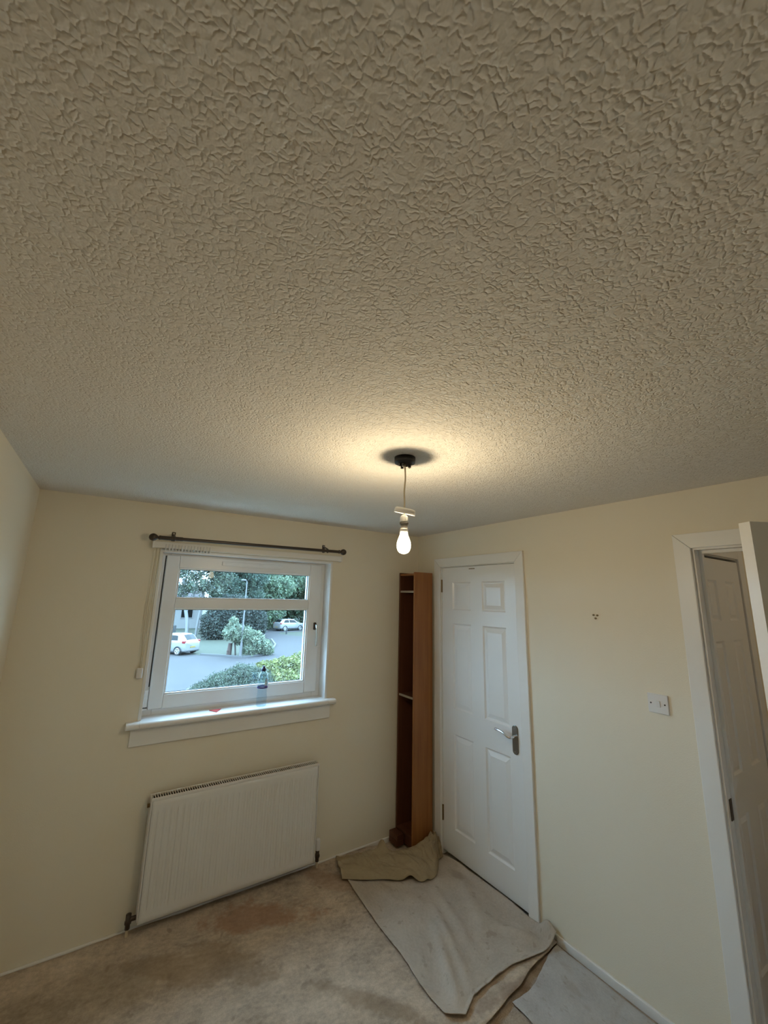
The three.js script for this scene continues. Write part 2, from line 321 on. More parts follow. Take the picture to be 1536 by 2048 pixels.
// ------------------------------------------------------------------ window
{
  const g = thing('window_1', 'white plastic framed window with a fixed bar and two panes', 'window', [0, 0, 0], 0, null, 'structure');
  const P = (a, b, c, d, e, f, r = 0.004) => RB(a, b, c, d, e, f, r, 2);
  const z0 = -0.165, zf = -0.10, zs = -0.085;
  // plain white lining of the reveal, with a small bead proud of the wall
  part('reveal', [B(wx0 - 0.004, wx0 + 0.006, wy0, wy1, z0, 0.004), B(wx1 - 0.006, wx1 + 0.004, wy0, wy1, z0, 0.004), B(wx0 - 0.004, wx1 + 0.004, wy1 - 0.006, wy1 + 0.004, z0, 0.004)], M.upvc, g);
  part('reveal_bead', [P(wx0 - 0.008, wx0 + 0.008, wy0, wy1 + 0.008, 0, 0.006, 0.002), P(wx1 - 0.008, wx1 + 0.008, wy0, wy1 + 0.008, 0, 0.006, 0.002), P(wx0, wx1, wy1 - 0.008, wy1 + 0.008, 0, 0.006, 0.002)], M.gloss, g);
  const fx0 = wx0 + 0.006, fx1 = wx1 - 0.006, fy0 = wy0 - 0.03, fy1 = wy1 - 0.006;
  part('outer_frame', [P(fx0, fx0 + 0.06, fy0, fy1, z0, zf), P(fx1 - 0.06, fx1, fy0, fy1, z0, zf), P(fx0 + 0.06, fx1 - 0.06, fy0, fy0 + 0.09, z0, zf), P(fx0 + 0.06, fx1 - 0.06, fy1 - 0.05, fy1, z0, zf)], M.upvc, g);
  const sx0 = -1.957, sx1 = -0.877, sy0 = 1.062, sy1 = 1.982, gx0 = -1.879, gx1 = -0.973;
  const sash = part('sash', [P(sx0, gx0, sy0, sy1, z0, zs, 0.006), P(gx1, sx1, sy0, sy1, z0, zs, 0.006), P(gx0, gx1, sy0, 1.141, z0, zs, 0.003), P(gx0, gx1, 1.904, sy1, z0, zs, 0.003), P(gx0, gx1, 1.65, 1.712, z0, zs - 0.001, 0.003)], M.upvc, g);
  const bead = (a, b, c, d) => { const w = 0.008, s = 0.012; part('glazing_bead', [P(a, a + w, c, d, zs - s - 0.01, zs - 0.006, 0.003), P(b - w, b, c, d, zs - s - 0.01, zs - 0.006, 0.003), P(a, b, c, c + w, zs - s - 0.01, zs - 0.006, 0.003), P(a, b, d - w, d, zs - s - 0.01, zs - 0.006, 0.003)], M.gloss, sash); part('seal', [B(a + w, a + w + 0.003, c + w, d - w, zs - 0.028, zs - 0.02), B(b - w - 0.003, b - w, c + w, d - w, zs - 0.028, zs - 0.02), B(a + w, b - w, d - w - 0.003, d - w, zs - 0.028, zs - 0.02), B(a + w, b - w, c + w, c + w + 0.003, zs - 0.028, zs - 0.02)], M.rubber, sash); };
  bead(gx0, gx1, 1.141, 1.65); bead(gx0, gx1, 1.712, 1.904);
  part('pane', new THREE.PlaneGeometry(gx1 - gx0 - 0.002, 1.65 - 1.141).translate((gx0 + gx1) / 2, 1.3955, -0.115), M.glass, g);
  part('pane', new THREE.PlaneGeometry(gx1 - gx0 - 0.002, 1.904 - 1.712).translate((gx0 + gx1) / 2, 1.808, -0.115), M.glass, g);
  part('trickle_vent', [P(-1.62, -1.19, 1.935, 1.962, zs - 0.001, zs + 0.012, 0.004), P(-1.60, -1.21, 1.944, 1.953, zs + 0.011, zs + 0.014, 0.002)], M.upvc, g);
  const h = part('window_handle', [P(-0.925, -0.903, 1.50, 1.553, zs, zs + 0.012, 0.008), CY(0.008, 0.008, 0.03, 12).rotateX(Math.PI / 2).translate(-0.914, 1.533, zs + 0.022)], M.bronze, g);
  part('lever', [tube([[-0.914, 1.538, zs + 0.036], [-0.914, 1.515, zs + 0.043], [-0.911, 1.47, zs + 0.044], [-0.909, 1.42, zs + 0.041], [-0.908, 1.388, zs + 0.038]], 0.0068, 24, 8)], M.chrome, h);
  part('sash_hinge', [P(sx0 - 0.026, sx0 - 0.004, 1.075, 1.175, zf, zf + 0.018, 0.004), P(sx0 - 0.028, sx0 - 0.002, 1.062, 1.074, zf, zf + 0.02, 0.002)], M.upvc, g);
  part('hinge_pin', [P(sx0 - 0.028, sx0 - 0.003, 1.073, 1.079, zf, zf + 0.02, 0.001)], M.dark, g);
  part('hinge_gap_shade', [B(sx0 - 0.007, sx0 - 0.001, 1.19, sy1 - 0.004, zf - 0.002, zf + 0.001)], M.rubber, g);  // dark strip painting the shadow where the sash overlaps the frame
}
{ // window board with rounded nose and the apron under it
  const g = thing('trim_1', 'white window sill with rounded nose and plain board below', 'window sill', [0, 0, 0], 0, null, 'structure');
  const sh = new THREE.Shape(); sh.moveTo(-0.12, 0.995); sh.lineTo(0.04, 0.995); sh.absarc(0.04, 1.0125, 0.0175, -Math.PI / 2, Math.PI / 2); sh.lineTo(-0.12, 1.03);
  const prof = (x0, x1, s) => new THREE.ExtrudeGeometry(s, { depth: x1 - x0, bevelEnabled: false, curveSegments: 12 }).rotateY(-Math.PI / 2).translate(x1, 0, 0).applyMatrix4(new THREE.Matrix4());
  // profile x -> world z
  const mk = (x0, x1, zin) => { const s = new THREE.Shape(); s.moveTo(zin, 0.995); s.lineTo(0.04, 0.995); s.absarc(0.04, 1.0125, 0.0175, -Math.PI / 2, Math.PI / 2); s.lineTo(zin, 1.03); const e = new THREE.ExtrudeGeometry(s, { depth: x1 - x0, bevelEnabled: false, curveSegments: 12 }), p = e.attributes.position; for (let i = 0; i < p.count; i++) p.setXYZ(i, x1 - p.getZ(i), p.getY(i), p.getX(i)); e.computeVertexNormals(); return e; };
  part('sill_board', [mk(wx0 + 0.001, wx1 - 0.001, -0.0995), mk(-2.062, wx0, 0.0005), mk(wx1, -0.776, 0.0005)], M.gloss, g);
  part('apron', [RB(-2.036, -0.803, 0.9, 0.995, 0, 0.016, 0.003)], M.white, g);
}

// ------------------------------------------------------------------ things on and around the window
{
  const g = thing('curtain_rod', 'dark metal curtain rod with ball finials above the window', 'curtain rod');
  const z = 0.078, y = (x) => 2.068 + (x + 2.05) * 0.0095;
  part('rod', [tube([[-2.03, y(-2.03), z], [-1.4, y(-1.4), z], [-0.8, y(-0.8), z]], 0.0105, 12, 14)], M.bronze, g);
  part('outer_tube', [tube([[-2.03, y(-2.03), z], [-1.98, y(-1.98), z], [-1.90, y(-1.9), z]], 0.0125, 6, 14)], M.bronze, g);
  for (const [x, s] of [[-2.045, -1], [-0.797, 1]]) {
    const f = part('finial', lathe([[0.0001, 0], [0.009, 0.001], [0.0135, 0.006], [0.0135, 0.012], [0.009, 0.016], [0.008, 0.02], [0.0125, 0.0235], [0.019, 0.031], [0.0228, 0.042], [0.0225, 0.05], [0.017, 0.061], [0.008, 0.067], [0.0001, 0.068]], 28).rotateZ(-s * Math.PI / 2), M.bronze, g, [x - s * 0.03, y(x), z]);
  }
  for (const x of [-1.945, -0.915]) { const b = part('bracket', [RB(x - 0.011, x + 0.011, y(x) - 0.008, y(x) + 0.05, 0, 0.006, 0.003), tube([[x, y(x) + 0.03, 0.004], [x, y(x) + 0.026, 0.04], [x, y(x) + 0.012, z]], 0.005, 10, 8), new THREE.TorusGeometry(0.0125, 0.0035, 8, 20).rotateY(Math.PI / 2).translate(x, y(x), z)], M.bronze, g); part('bracket_screw', [CY(0.004, 0.004, 0.004, 10).rotateX(Math.PI / 2).translate(x, y(x) + 0.04, 0.007)], M.steel, b); }
}
{
  const g = thing('blind_headrail', 'white vertical blind headrail without slats along the window top', 'blind rail');
  const x0 = -2.05, x1 = -0.775;
  part('rail', [RB(x0, x1, 2.038, 2.05, 0.0, 0.042, 0.003), RB(x0, x1, 2.014, 2.042, 0.036, 0.042, 0.002), RB(x0, x1, 2.014, 2.042, 0.0, 0.005, 0.002), RB(x0, x1, 2.012, 2.016, 0.03, 0.042, 0.001)], M.white, g);
  part('end_cap', [RB(x0 - 0.006, x0 + 0.004, 2.008, 2.052, 0, 0.046, 0.003)], M.white, g); part('end_cap', [RB(x1 - 0.004, x1 + 0.006, 2.008, 2.052, 0, 0.046, 0.003)], M.white, g);
  for (let i = 0; i < 15; i++) { const x = -1.985 + i * 0.018; part('carrier', [RB(x, x + 0.006, 2.0, 2.036, 0.012, 0.05, 0.002)], M.plastic, g); }
  const c = part('cord', [tube([[-2.03, 2.01, 0.03], [-2.034, 1.8, 0.024], [-2.038, 1.5, 0.02], [-2.031, 1.31, 0.019]], 0.0026, 30, 6), tube([[-2.012, 2.01, 0.03], [-2.014, 1.8, 0.022], [-2.02, 1.5, 0.018], [-2.026, 1.31, 0.019]], 0.0024, 30, 6)], M.cream, g);
  part('cord_weight', [RB(-2.045, -2.015, 1.262, 1.318, 0.006, 0.028, 0.006)], M.plastic, g);
}
{ // water bottle on the sill
  const g = thing('water_bottle', 'clear plastic water bottle with dark sports cap on the window sill', 'bottle', [-1.302, 1.0305, 0.0]);
  const prof = [[0.0001, 0.004], [0.018, 0.002], [0.028, 0.0], [0.033, 0.005], [0.0335, 0.03], [0.0325, 0.036], [0.0335, 0.045], [0.0335, 0.06], [0.0305, 0.068], [0.031, 0.08], [0.029, 0.086], [0.031, 0.094], [0.029, 0.1], [0.0315, 0.108], [0.0335, 0.118], [0.0335, 0.165], [0.0315, 0.182], [0.026, 0.2], [0.018, 0.213], [0.0125, 0.219], [0.0125, 0.226]];
  const pet = new THREE.MeshPhysicalMaterial({ color: lin(0.84, 0.91, 0.95), roughness: 0.03, transmission: 1, thickness: 0, ior: 1.45 });
  part('bottle_body', lathe(prof, 36), pet, g);
  const lab = tex(256, (u, v) => { const b = v < 0.16 + 0.05 * Math.sin(u * 12); const sw = fbm(u * 5, v * 3, 4, 3); return b ? [0.12, 0.08, 0.4] : sw > 0.0 ? [0.7, 0.86, 0.95] : sw > -0.12 ? [0.10, 0.40, 0.72] : [0.6, 0.8, 0.9]; });
  part('label', new THREE.CylinderGeometry(0.0339, 0.0339, 0.05, 28, 1, true, 0.1, 1.7).translate(0, 0.145, 0), std(0xffffff, 0.4, { map: lab }), g);
  part('label_band', new THREE.CylinderGeometry(0.034, 0.034, 0.009, 32, 1, true).translate(0, 0.117, 0), std(lin(0.03, 0.02, 0.14), 0.4), g);
  part('cap', lathe([[0.0145, 0.216], [0.0155, 0.218], [0.0155, 0.232], [0.0135, 0.236], [0.009, 0.238], [0.0085, 0.248], [0.0075, 0.25], [0.0001, 0.2505]], 24), std(lin(0.03, 0.03, 0.09), 0.4), g);
}
{ // red card corner on the sill
  const sh = new THREE.Shape([new THREE.Vector2(-0.036, 0.03), new THREE.Vector2(0.036, 0.036), new THREE.Vector2(-0.006, -0.03)]);
  const m = part('red_card', new THREE.ExtrudeGeometry(sh, { depth: 0.0025, bevelEnabled: true, bevelSize: 0.0006, bevelThickness: 0.0006, bevelSegments: 1 }).rotateX(-Math.PI / 2), std(lin(0.50, 0.05, 0.045), 0.5), null, [-1.58, 1.0312, -0.004]);
  tag(m, 'small red triangular card lying on the window sill', 'card');
}

// ------------------------------------------------------------------ radiator
{
  const g = thing('radiator', 'white fluted panel radiator on the wall below the window', 'radiator');
  const x0 = -1.896, x1 = -0.902, y0 = 0.06, y1 = 0.649, zf = 0.1, flute = 0.0333;
  { // pressed steel front: shallow vertical flutes that run out near top and bottom
    const nx = 360, ny = 44, rows = [];
    for (let j = 0; j <= ny; j++) { const v = j / ny, y = mix(y1 - 0.012, y0 + 0.004, v), r = []; for (let i = 0; i <= nx; i++) { const x = mix(x0 + 0.006, x1 - 0.006, i / nx), ph = ((x - x0) / flute) % 1; const yy = Math.min((y1 - 0.062) - y, y - (y0 + 0.055)); const k = sst(0, 0.012, yy); const f = sst(0.16, 0.28, ph) * sst(0.84, 0.72, ph); const edge = Math.min(1, Math.min(x - x0 - 0.006, x1 - 0.006 - x) / 0.012, (y1 - 0.012 - y) / 0.012, (y - y0 - 0.004) / 0.012); r.push([x, y, zf - 0.0045 * (1 - f) * k - 0.008 * (1 - Math.sqrt(clamp(edge)))]); } rows.push(r); }
    part('front_panel', sheet(rows, 0.0015), M.radiator, g);
  }
  part('back_panel', [RB(x0 + 0.006, x1 - 0.006, y0 + 0.004, y1 - 0.012, 0.028, 0.04, 0.004)], M.zincShaded, g);
  part('convector', (() => { const L = []; for (let x = x0 + 0.03; x < x1 - 0.03; x += 0.025) L.push(B(x, x + 0.001, y0 + 0.03, y1 - 0.03, 0.042, 0.088)); return L; })(), M.zincShaded, g);
  for (const [a, b] of [[x0, x0 + 0.006], [x1 - 0.006, x1]]) part('side_panel', [RB(a, b, y0 + 0.02, y1, 0.03, zf - 0.002, 0.002)], M.radiator, g);
  part('top_rim', [RB(x0, x1, y1 - 0.016, y1, zf - 0.008, zf - 0.001, 0.003), RB(x0, x1, y1 - 0.008, y1, 0.03, 0.04, 0.003)], M.radiator, g);
  part('top_grille', (() => { const L = []; for (let x = x0 + 0.008; x < x1 - 0.008; x += 0.0125) L.push(B(x, x + 0.0035, y1 - 0.006, y1 - 0.002, 0.04, zf - 0.008)); return L; })(), M.radiator, g);
  part('vent_plug', [CY(0.01, 0.01, 0.016, 12).rotateZ(Math.PI / 2).translate(x0 - 0.004, y1 - 0.045, 0.06)], M.brass, g);
  const v = part('radiator_valve', [CY(0.011, 0.011, 0.035, 14).rotateZ(Math.PI / 2).translate(x1 + 0.016, 0.085, 0.06), lathe([[0.0001, 0], [0.012, 0], [0.012, 0.02], [0.016, 0.024], [0.016, 0.036], [0.012, 0.04], [0.012, 0.07], [0.0001, 0.07]], 20).translate(x1 + 0.034, 0.05, 0.06)], M.bronze, g);
  part('valve_head', [lathe([[0.0001, 0], [0.013, 0], [0.0155, 0.005], [0.0165, 0.03], [0.015, 0.06], [0.012, 0.066], [0.0001, 0.067]], 24).translate(x1 + 0.034, 0.113, 0.06)], M.plastic, v);
  part('pipe', [CY(0.0075, 0.0075, 0.044, 12).translate(x1 + 0.034, 0.034, 0.06)], M.cream, g);
  part('radiator_valve', [CY(0.011, 0.011, 0.035, 14).rotateZ(Math.PI / 2).translate(x0 - 0.016, 0.085, 0.06), lathe([[0.0001, 0], [0.012, 0], [0.012, 0.02], [0.016, 0.024], [0.016, 0.036], [0.013, 0.04], [0.013, 0.065], [0.0001, 0.066]], 20).translate(x0 - 0.034, 0.045, 0.06)], M.bronze, g);
  part('pipe', [CY(0.0075, 0.0075, 0.04, 12).translate(x0 - 0.034, 0.032, 0.06)], M.cream, g);
}

// ------------------------------------------------------------------ pendant light
{
  const px = -1.343, pz = 1.625;
  const g = thing('pendant_light', 'bare glowing bulb hanging on a cord from the ceiling', 'pendant light', [px, 0, pz]);
  part('ceiling_rose', [lathe([[0.0001, H - 0.03], [0.024, H - 0.031], [0.03, H - 0.026], [0.039, H - 0.024], [0.041, H - 0.018], [0.041, H - 0.001], [0.0001, H - 0.0005]], 32), CY(0.006, 0.006, 0.012, 10).translate(0.017, H - 0.034, 0.008), CY(0.006, 0.006, 0.012, 10).translate(-0.016, H - 0.034, 0.01), CY(0.006, 0.006, 0.012, 10).translate(0.0, H - 0.034, -0.018), B(-0.026, -0.006, H - 0.038, H - 0.028, -0.006, 0.003)], M.black, g);
  for (const [x, z] of [[0.017, 0.008], [-0.016, 0.01]]) part('terminal_screw', [CY(0.003, 0.003, 0.004, 8).translate(x, H - 0.0415, z)], M.steel, g);
  part('cord', [tube([[0.0, H - 0.03, 0], [0.0025, 2.2, 0.001], [-0.001, 2.15, 0], [0.001, 2.1, 0], [0, 2.04, 0]], 0.0031, 30, 8)], M.cream, g);
  { // loose rose cover, slid down the cord and tilted on the lampholder
    const c = part('rose_cover', lathe([[0.005, 0.019], [0.005, 0.021], [0.034, 0.021], [0.0385, 0.018], [0.0405, 0.012], [0.041, 0.0], [0.0385, 0.0], [0.038, 0.011], [0.036, 0.016], [0.033, 0.0185], [0.005, 0.0185]], 40), M.plastic, g, [0.001, 2.06, 0]);
    c.quaternion.setFromUnitVectors(new THREE.Vector3(0, 1, 0), new THREE.Vector3(0.065, 1, 0.262).normalize());
  }
  part('lampholder', [lathe([[0.0001, 2.056], [0.006, 2.056], [0.0125, 2.05], [0.0148, 2.046], [0.0155, 2.03], [0.0155, 2.026], [0.0001, 2.026]].reverse(), 28)], M.plastic, g);
  const b = part('bulb', lathe([[0.0001, 1.9065], [0.008, 1.9075], [0.017, 1.912], [0.0225, 1.919], [0.0262, 1.93], [0.0268, 1.941], [0.025, 1.953], [0.0205, 1.966], [0.0165, 1.976], [0.0148, 1.984], [0.0146, 1.99]], 36), new THREE.MeshStandardMaterial({ color: lin(0.9, 0.85, 0.7), roughness: 0.2, emissive: lin(1.0, 0.84, 0.55), emissiveIntensity: 7 }), g);
  part('bulb_collar', lathe([[0.0145, 1.988], [0.0155, 1.992], [0.0155, 1.998], [0.0148, 2.0]], 28), M.plastic, g);
  part('bulb_cap', lathe([[0.0001, 1.998], [0.0135, 1.998], [0.0138, 2.018], [0.0168, 2.0195], [0.0168, 2.0255], [0.0001, 2.0265]], 28), std(lin(0.10, 0.095, 0.09), 0.35, { metalness: 0.7 }), g);
  const l = new THREE.PointLight(lin(...BULB_RGB), BULB); l.position.set(px, 1.94, pz); l.castShadow = true; l.shadow.radius = 0.8; l.name = 'bulb_glow'; scene.add(l);
}

{ // hall ceiling lamp, out of view round the doorway
  const g = thing('hall_lamp', 'round white ceiling lamp in the hall, hidden behind the open door', 'ceiling lamp', [0.75, H, 3.1]);
  part('lamp_base', [CY(0.1, 0.1, 0.02, 28).translate(0, -0.01, 0)], M.plastic, g);
  part('lamp_globe', lathe([[0.0001, -0.1], [0.05, -0.095], [0.085, -0.07], [0.095, -0.04], [0.09, -0.02]], 28), new THREE.MeshStandardMaterial({ color: lin(0.8, 0.78, 0.7), roughness: 0.4, emissive: lin(1, 0.85, 0.62), emissiveIntensity: 0.8 }), g);
  const l = new THREE.PointLight(lin(1, 0.84, 0.6), HALL); l.position.set(0.75, H - 0.055, 3.1); l.castShadow = true; l.shadow.radius = 3; l.name = 'hall_glow'; scene.add(l);
}

// ------------------------------------------------------------------ light switch and wall fixings
{
  const g = thing('light_switch', 'white square single light switch on the cream wall', 'light switch', [0, 1.286, 1.847], -Math.PI / 2);
  part('switch_plate', [RB(-0.044, 0.044, -0.043, 0.043, 0, 0.009, 0.003, 3)], M.plastic, g);
  const r = part('rocker', [RB(-0.0085, 0.0085, -0.014, 0.014, 0, 0.006, 0.0015)], M.plastic, g, [0.002, 0, 0.0075]); r.rotation.x = 0.1;
  for (const x of [-0.03, 0.03]) part('plate_screw', [CY(0.0035, 0.0035, 0.002, 12).rotateX(Math.PI / 2).translate(x, 0, 0.0092)], M.dark, g);
}
{
  const g = thing('wall_fixing', 'three small dark screws left in the cream wall', 'screws', [0, 1.672, 1.578], -Math.PI / 2);
  for (const [x, y] of [[-0.013, 0.008], [0.008, 0.007], [-0.003, -0.009]]) part('screw', [CY(0.004, 0.003, 0.01, 10).rotateX(Math.PI / 2).translate(x, y, 0.004), CY(0.0055, 0.0045, 0.003, 10).rotateX(Math.PI / 2).translate(x, y, 0.008)], M.brass, g);
}

// ------------------------------------------------------------------ bookcase and loose boards
{
  const g = thing('bookcase', 'tall narrow wooden bookcase in the corner beside the white door', 'bookcase');
  const x0 = -0.212, x1 = -0.03, z0 = 0.02, z1 = 0.232, y0 = 0.0, y1 = 1.955, t = 0.016;
  part('side_panel', wuv(RB(x0, x1, y0, y1, z1 - t, z1, 0.0015)), M.wood, g); part('side_panel', wuv(RB(x0, x1, y0, y1, z0, z0 + t, 0.0015)), M.woodDarkOrShaded, g);  // far side panel darkened in colour to paint the shaded interior
  part('back_panel', wuv(B(x1 - 0.006, x1 - 0.001, y0, y1, z0 + t, z1 - t)), M.woodDarkOrShaded, g);
  part('top_panel', wuv(RB(x0 + 0.002, x1 - 0.006, y1 - t - 0.01, y1 - 0.01, z0 + t, z1 - t, 0.001)), M.wood, g);
  part('bottom_panel', wuv(RB(x0 + 0.002, x1 - 0.006, 0.07, 0.07 + t, z0 + t, z1 - t, 0.001)), M.woodDarkOrShaded, g);
  for (const y of [1.792, 0.995]) { const s = part('shelf', wuv(RB(x0 + 0.004, x1 - 0.006, y, y + t, z0 + t, z1 - t, 0.001)), M.woodDarkOrShaded, g); part('edge_strip', [B(x0 + 0.003, x0 + 0.0042, y, y + t, z0 + t, z1 - t)], M.edging, s); }
  part('plinth', wuv(B(x0 + 0.012, x0 + 0.026, y0, 0.07, z0 + t, z1 - t)), M.woodDarkOrShaded, g);
}
{
  const spec = [['bottom one of two wooden boards stacked on the floor by the bookcase', -0.002, 0.036, 0.00, 0], ['top one of two wooden boards stacked on the floor by the bookcase', 0.034, 0.036, 0.03, 0.002]];
  for (const [label, y, h, turn, dx] of spec) {
    const m = part('wooden_board', wuv(RB(-0.03, 0.03, 0, h - 0.001, -0.05, 0.05, 0.003)), M.woodDarkOrShaded, null, [-0.249 + dx, y + 0.004, 0.082]); m.rotation.y = turn;
    tag(m, label, 'board', 'loose boards by the bookcase');
  }
}

// ------------------------------------------------------------------ floor coverings
const sheetY = (x, z) => Math.max(carpetY(x, z), F + 0.01) + 0.007 + Math.max(0, noiseH(x, z, 6, 0.014, 9) + 0.002);
const noiseH = (x, z, s = 3, a = 0.006, q = 0) => a * (fbm(x * s, z * s, 20 + q, 4));
const carpetEdge = (x) => 1.335 - 0.10 * sst(-0.75, 0, x) + 0.012 * PN.noise(x * 9, 2, 1) + 0.05 * sst(-1.0, -2.4, x);
const carpetY = (x, z) => {
  const tuck = 0.022 * Math.exp(-((z - 0.02) ** 2) / 0.005) * sst(-0.34, -0.5, x);
  const lift = 0.011 * sst(0.94, 1, (z - 0.016) / (carpetEdge(x) - 0.016)) * (0.5 + PN.noise(x * 6, 7, 3));
  return Math.max(F + 0.006, -0.017 + tuck + lift + noiseH(x, z, 3.5, 0.012) + ridge(x, z, [-1.15, 0.85], [-0.8, 1.18], 0.012, 0.05) + ridge(x, z, [-2.2, 0.4], [-1.3, 0.2], 0.008, 0.09) + ridge(x, z, [-1.6, 0.9], [-1.2, 0.5], 0.006, 0.08));
};
{
  const nx = 200, nz = 110, rows = [];
  for (let j = 0; j <= nz; j++) { const r = []; for (let i = 0; i <= nx; i++) { const x = mix(-W + 0.016, -0.018, i / nx), z = mix(0.016, carpetEdge(x), j / nz); r.push([x, carpetY(x, z), z]); } rows.push(r); }
  tag(part('carpet', sheet(rows, 0.005, (p) => [(p[0] + 2.65) / 2.7, p[2] / 1.5]), M.carpet), 'stained beige loose carpet covering the floor under the window', 'carpet');
}
{
  const nx = 50, nz = 90, rows = [];
  for (let j = 0; j <= nz; j++) { const r = []; for (let i = 0; i <= nx; i++) { const u = i / nx, v = j / nz; const x = mix(-0.487 + 0.012 * PN.noise(v * 7, 1, 2), -0.03 - 0.01 * v, u), z = mix(1.325 - 0.085 * sst(0.2, 1, u) + 0.004 * PN.noise(u * 9, 4, 4), 2.02, v); r.push([x, F + 0.007 + Math.max(0, 0.004 + noiseH(x, z, 5, 0.012, 4)), z]); } rows.push(r); }
  tag(part('dust_sheet', sheet(rows, 0.003), M.greySheet), 'grey dust sheet on the floor below the light switch', 'dust sheet');
}
{ // pale canvas sheet in front of the cupboard door, creased, with a lifted corner
  const nx = 130, nz = 150, rows = [];
  const L = [[-0.735, 0.24], [-0.766, 0.56], [-0.77, 0.68], [-0.778, 0.93], [-0.8, 1.09], [-0.79, 1.2]], R = [[-0.06, 0.30], [-0.02, 0.5], [-0.018, 0.7], [-0.018, 0.9], [-0.018, 1.1], [-0.03, 1.235]];
  const at = (P, t) => { const k = t * (P.length - 1), i = Math.min(P.length - 2, Math.floor(k)), f = k - i; return [mix(P[i][0], P[i + 1][0], f), mix(P[i][1], P[i + 1][1], f)]; };
  for (let j = 0; j <= nz; j++) { const r = []; for (let i = 0; i <= nx; i++) {
    const u = i / nx, v = j / nz, a = at(L, v), b = at(R, v);
    let x = mix(a[0], b[0], u), z = mix(a[1], b[1], u) + v * (0.06 * Math.max(0, 1 - Math.abs(u - 0.09) / 0.13) + 0.012 * PN.noise(u * 6, 3, 8) + 0.012 * Math.sin(u * 9));
    let y = sheetY(x, z);
    y += ridge(x, z, [-0.50, 0.80], [-0.73, 1.25], 0.03, 0.035) + ridge(x, z, [-0.42, 0.70], [-0.60, 1.18], 0.022, 0.03) + ridge(x, z, [-0.30, 0.55], [-0.45, 1.1], 0.012, 0.03) + ridge(x, z, [-0.12, 0.6], [-0.3, 1.0], 0.012, 0.04) + ridge(x, z, [-0.2, 1.0], [-0.08, 1.24], 0.02, 0.03) + ridge(x, z, [-0.7, 0.5], [-0.4, 0.6], 0.006, 0.05);
    y += 0.010 * Math.exp(-((u) ** 2) / 0.0012) * (0.4 + 1.4 * Math.max(0, PN.noise(v * 7, 6, 1))) + 0.016 * sst(0.965, 1, v) * (0.3 + Math.max(0, PN.noise(u * 8, 2, 6)));
    y += 0.055 * Math.exp(-((x + 0.035) ** 2) / 0.0008 - ((z - 1.19) ** 2) / 0.0022) + 0.022 * Math.exp(-((x + 0.018) ** 2) / 0.0012) * (0.8 + 0.3 * PN.noise(z * 6, 1, 1));
    r.push([x, y, z]);
  } rows.push(r); }
  tag(part('dust_sheet', sheet(rows, 0.003), M.sheet), 'pale creased canvas dust sheet in front of the shut cupboard door', 'dust sheet');
}
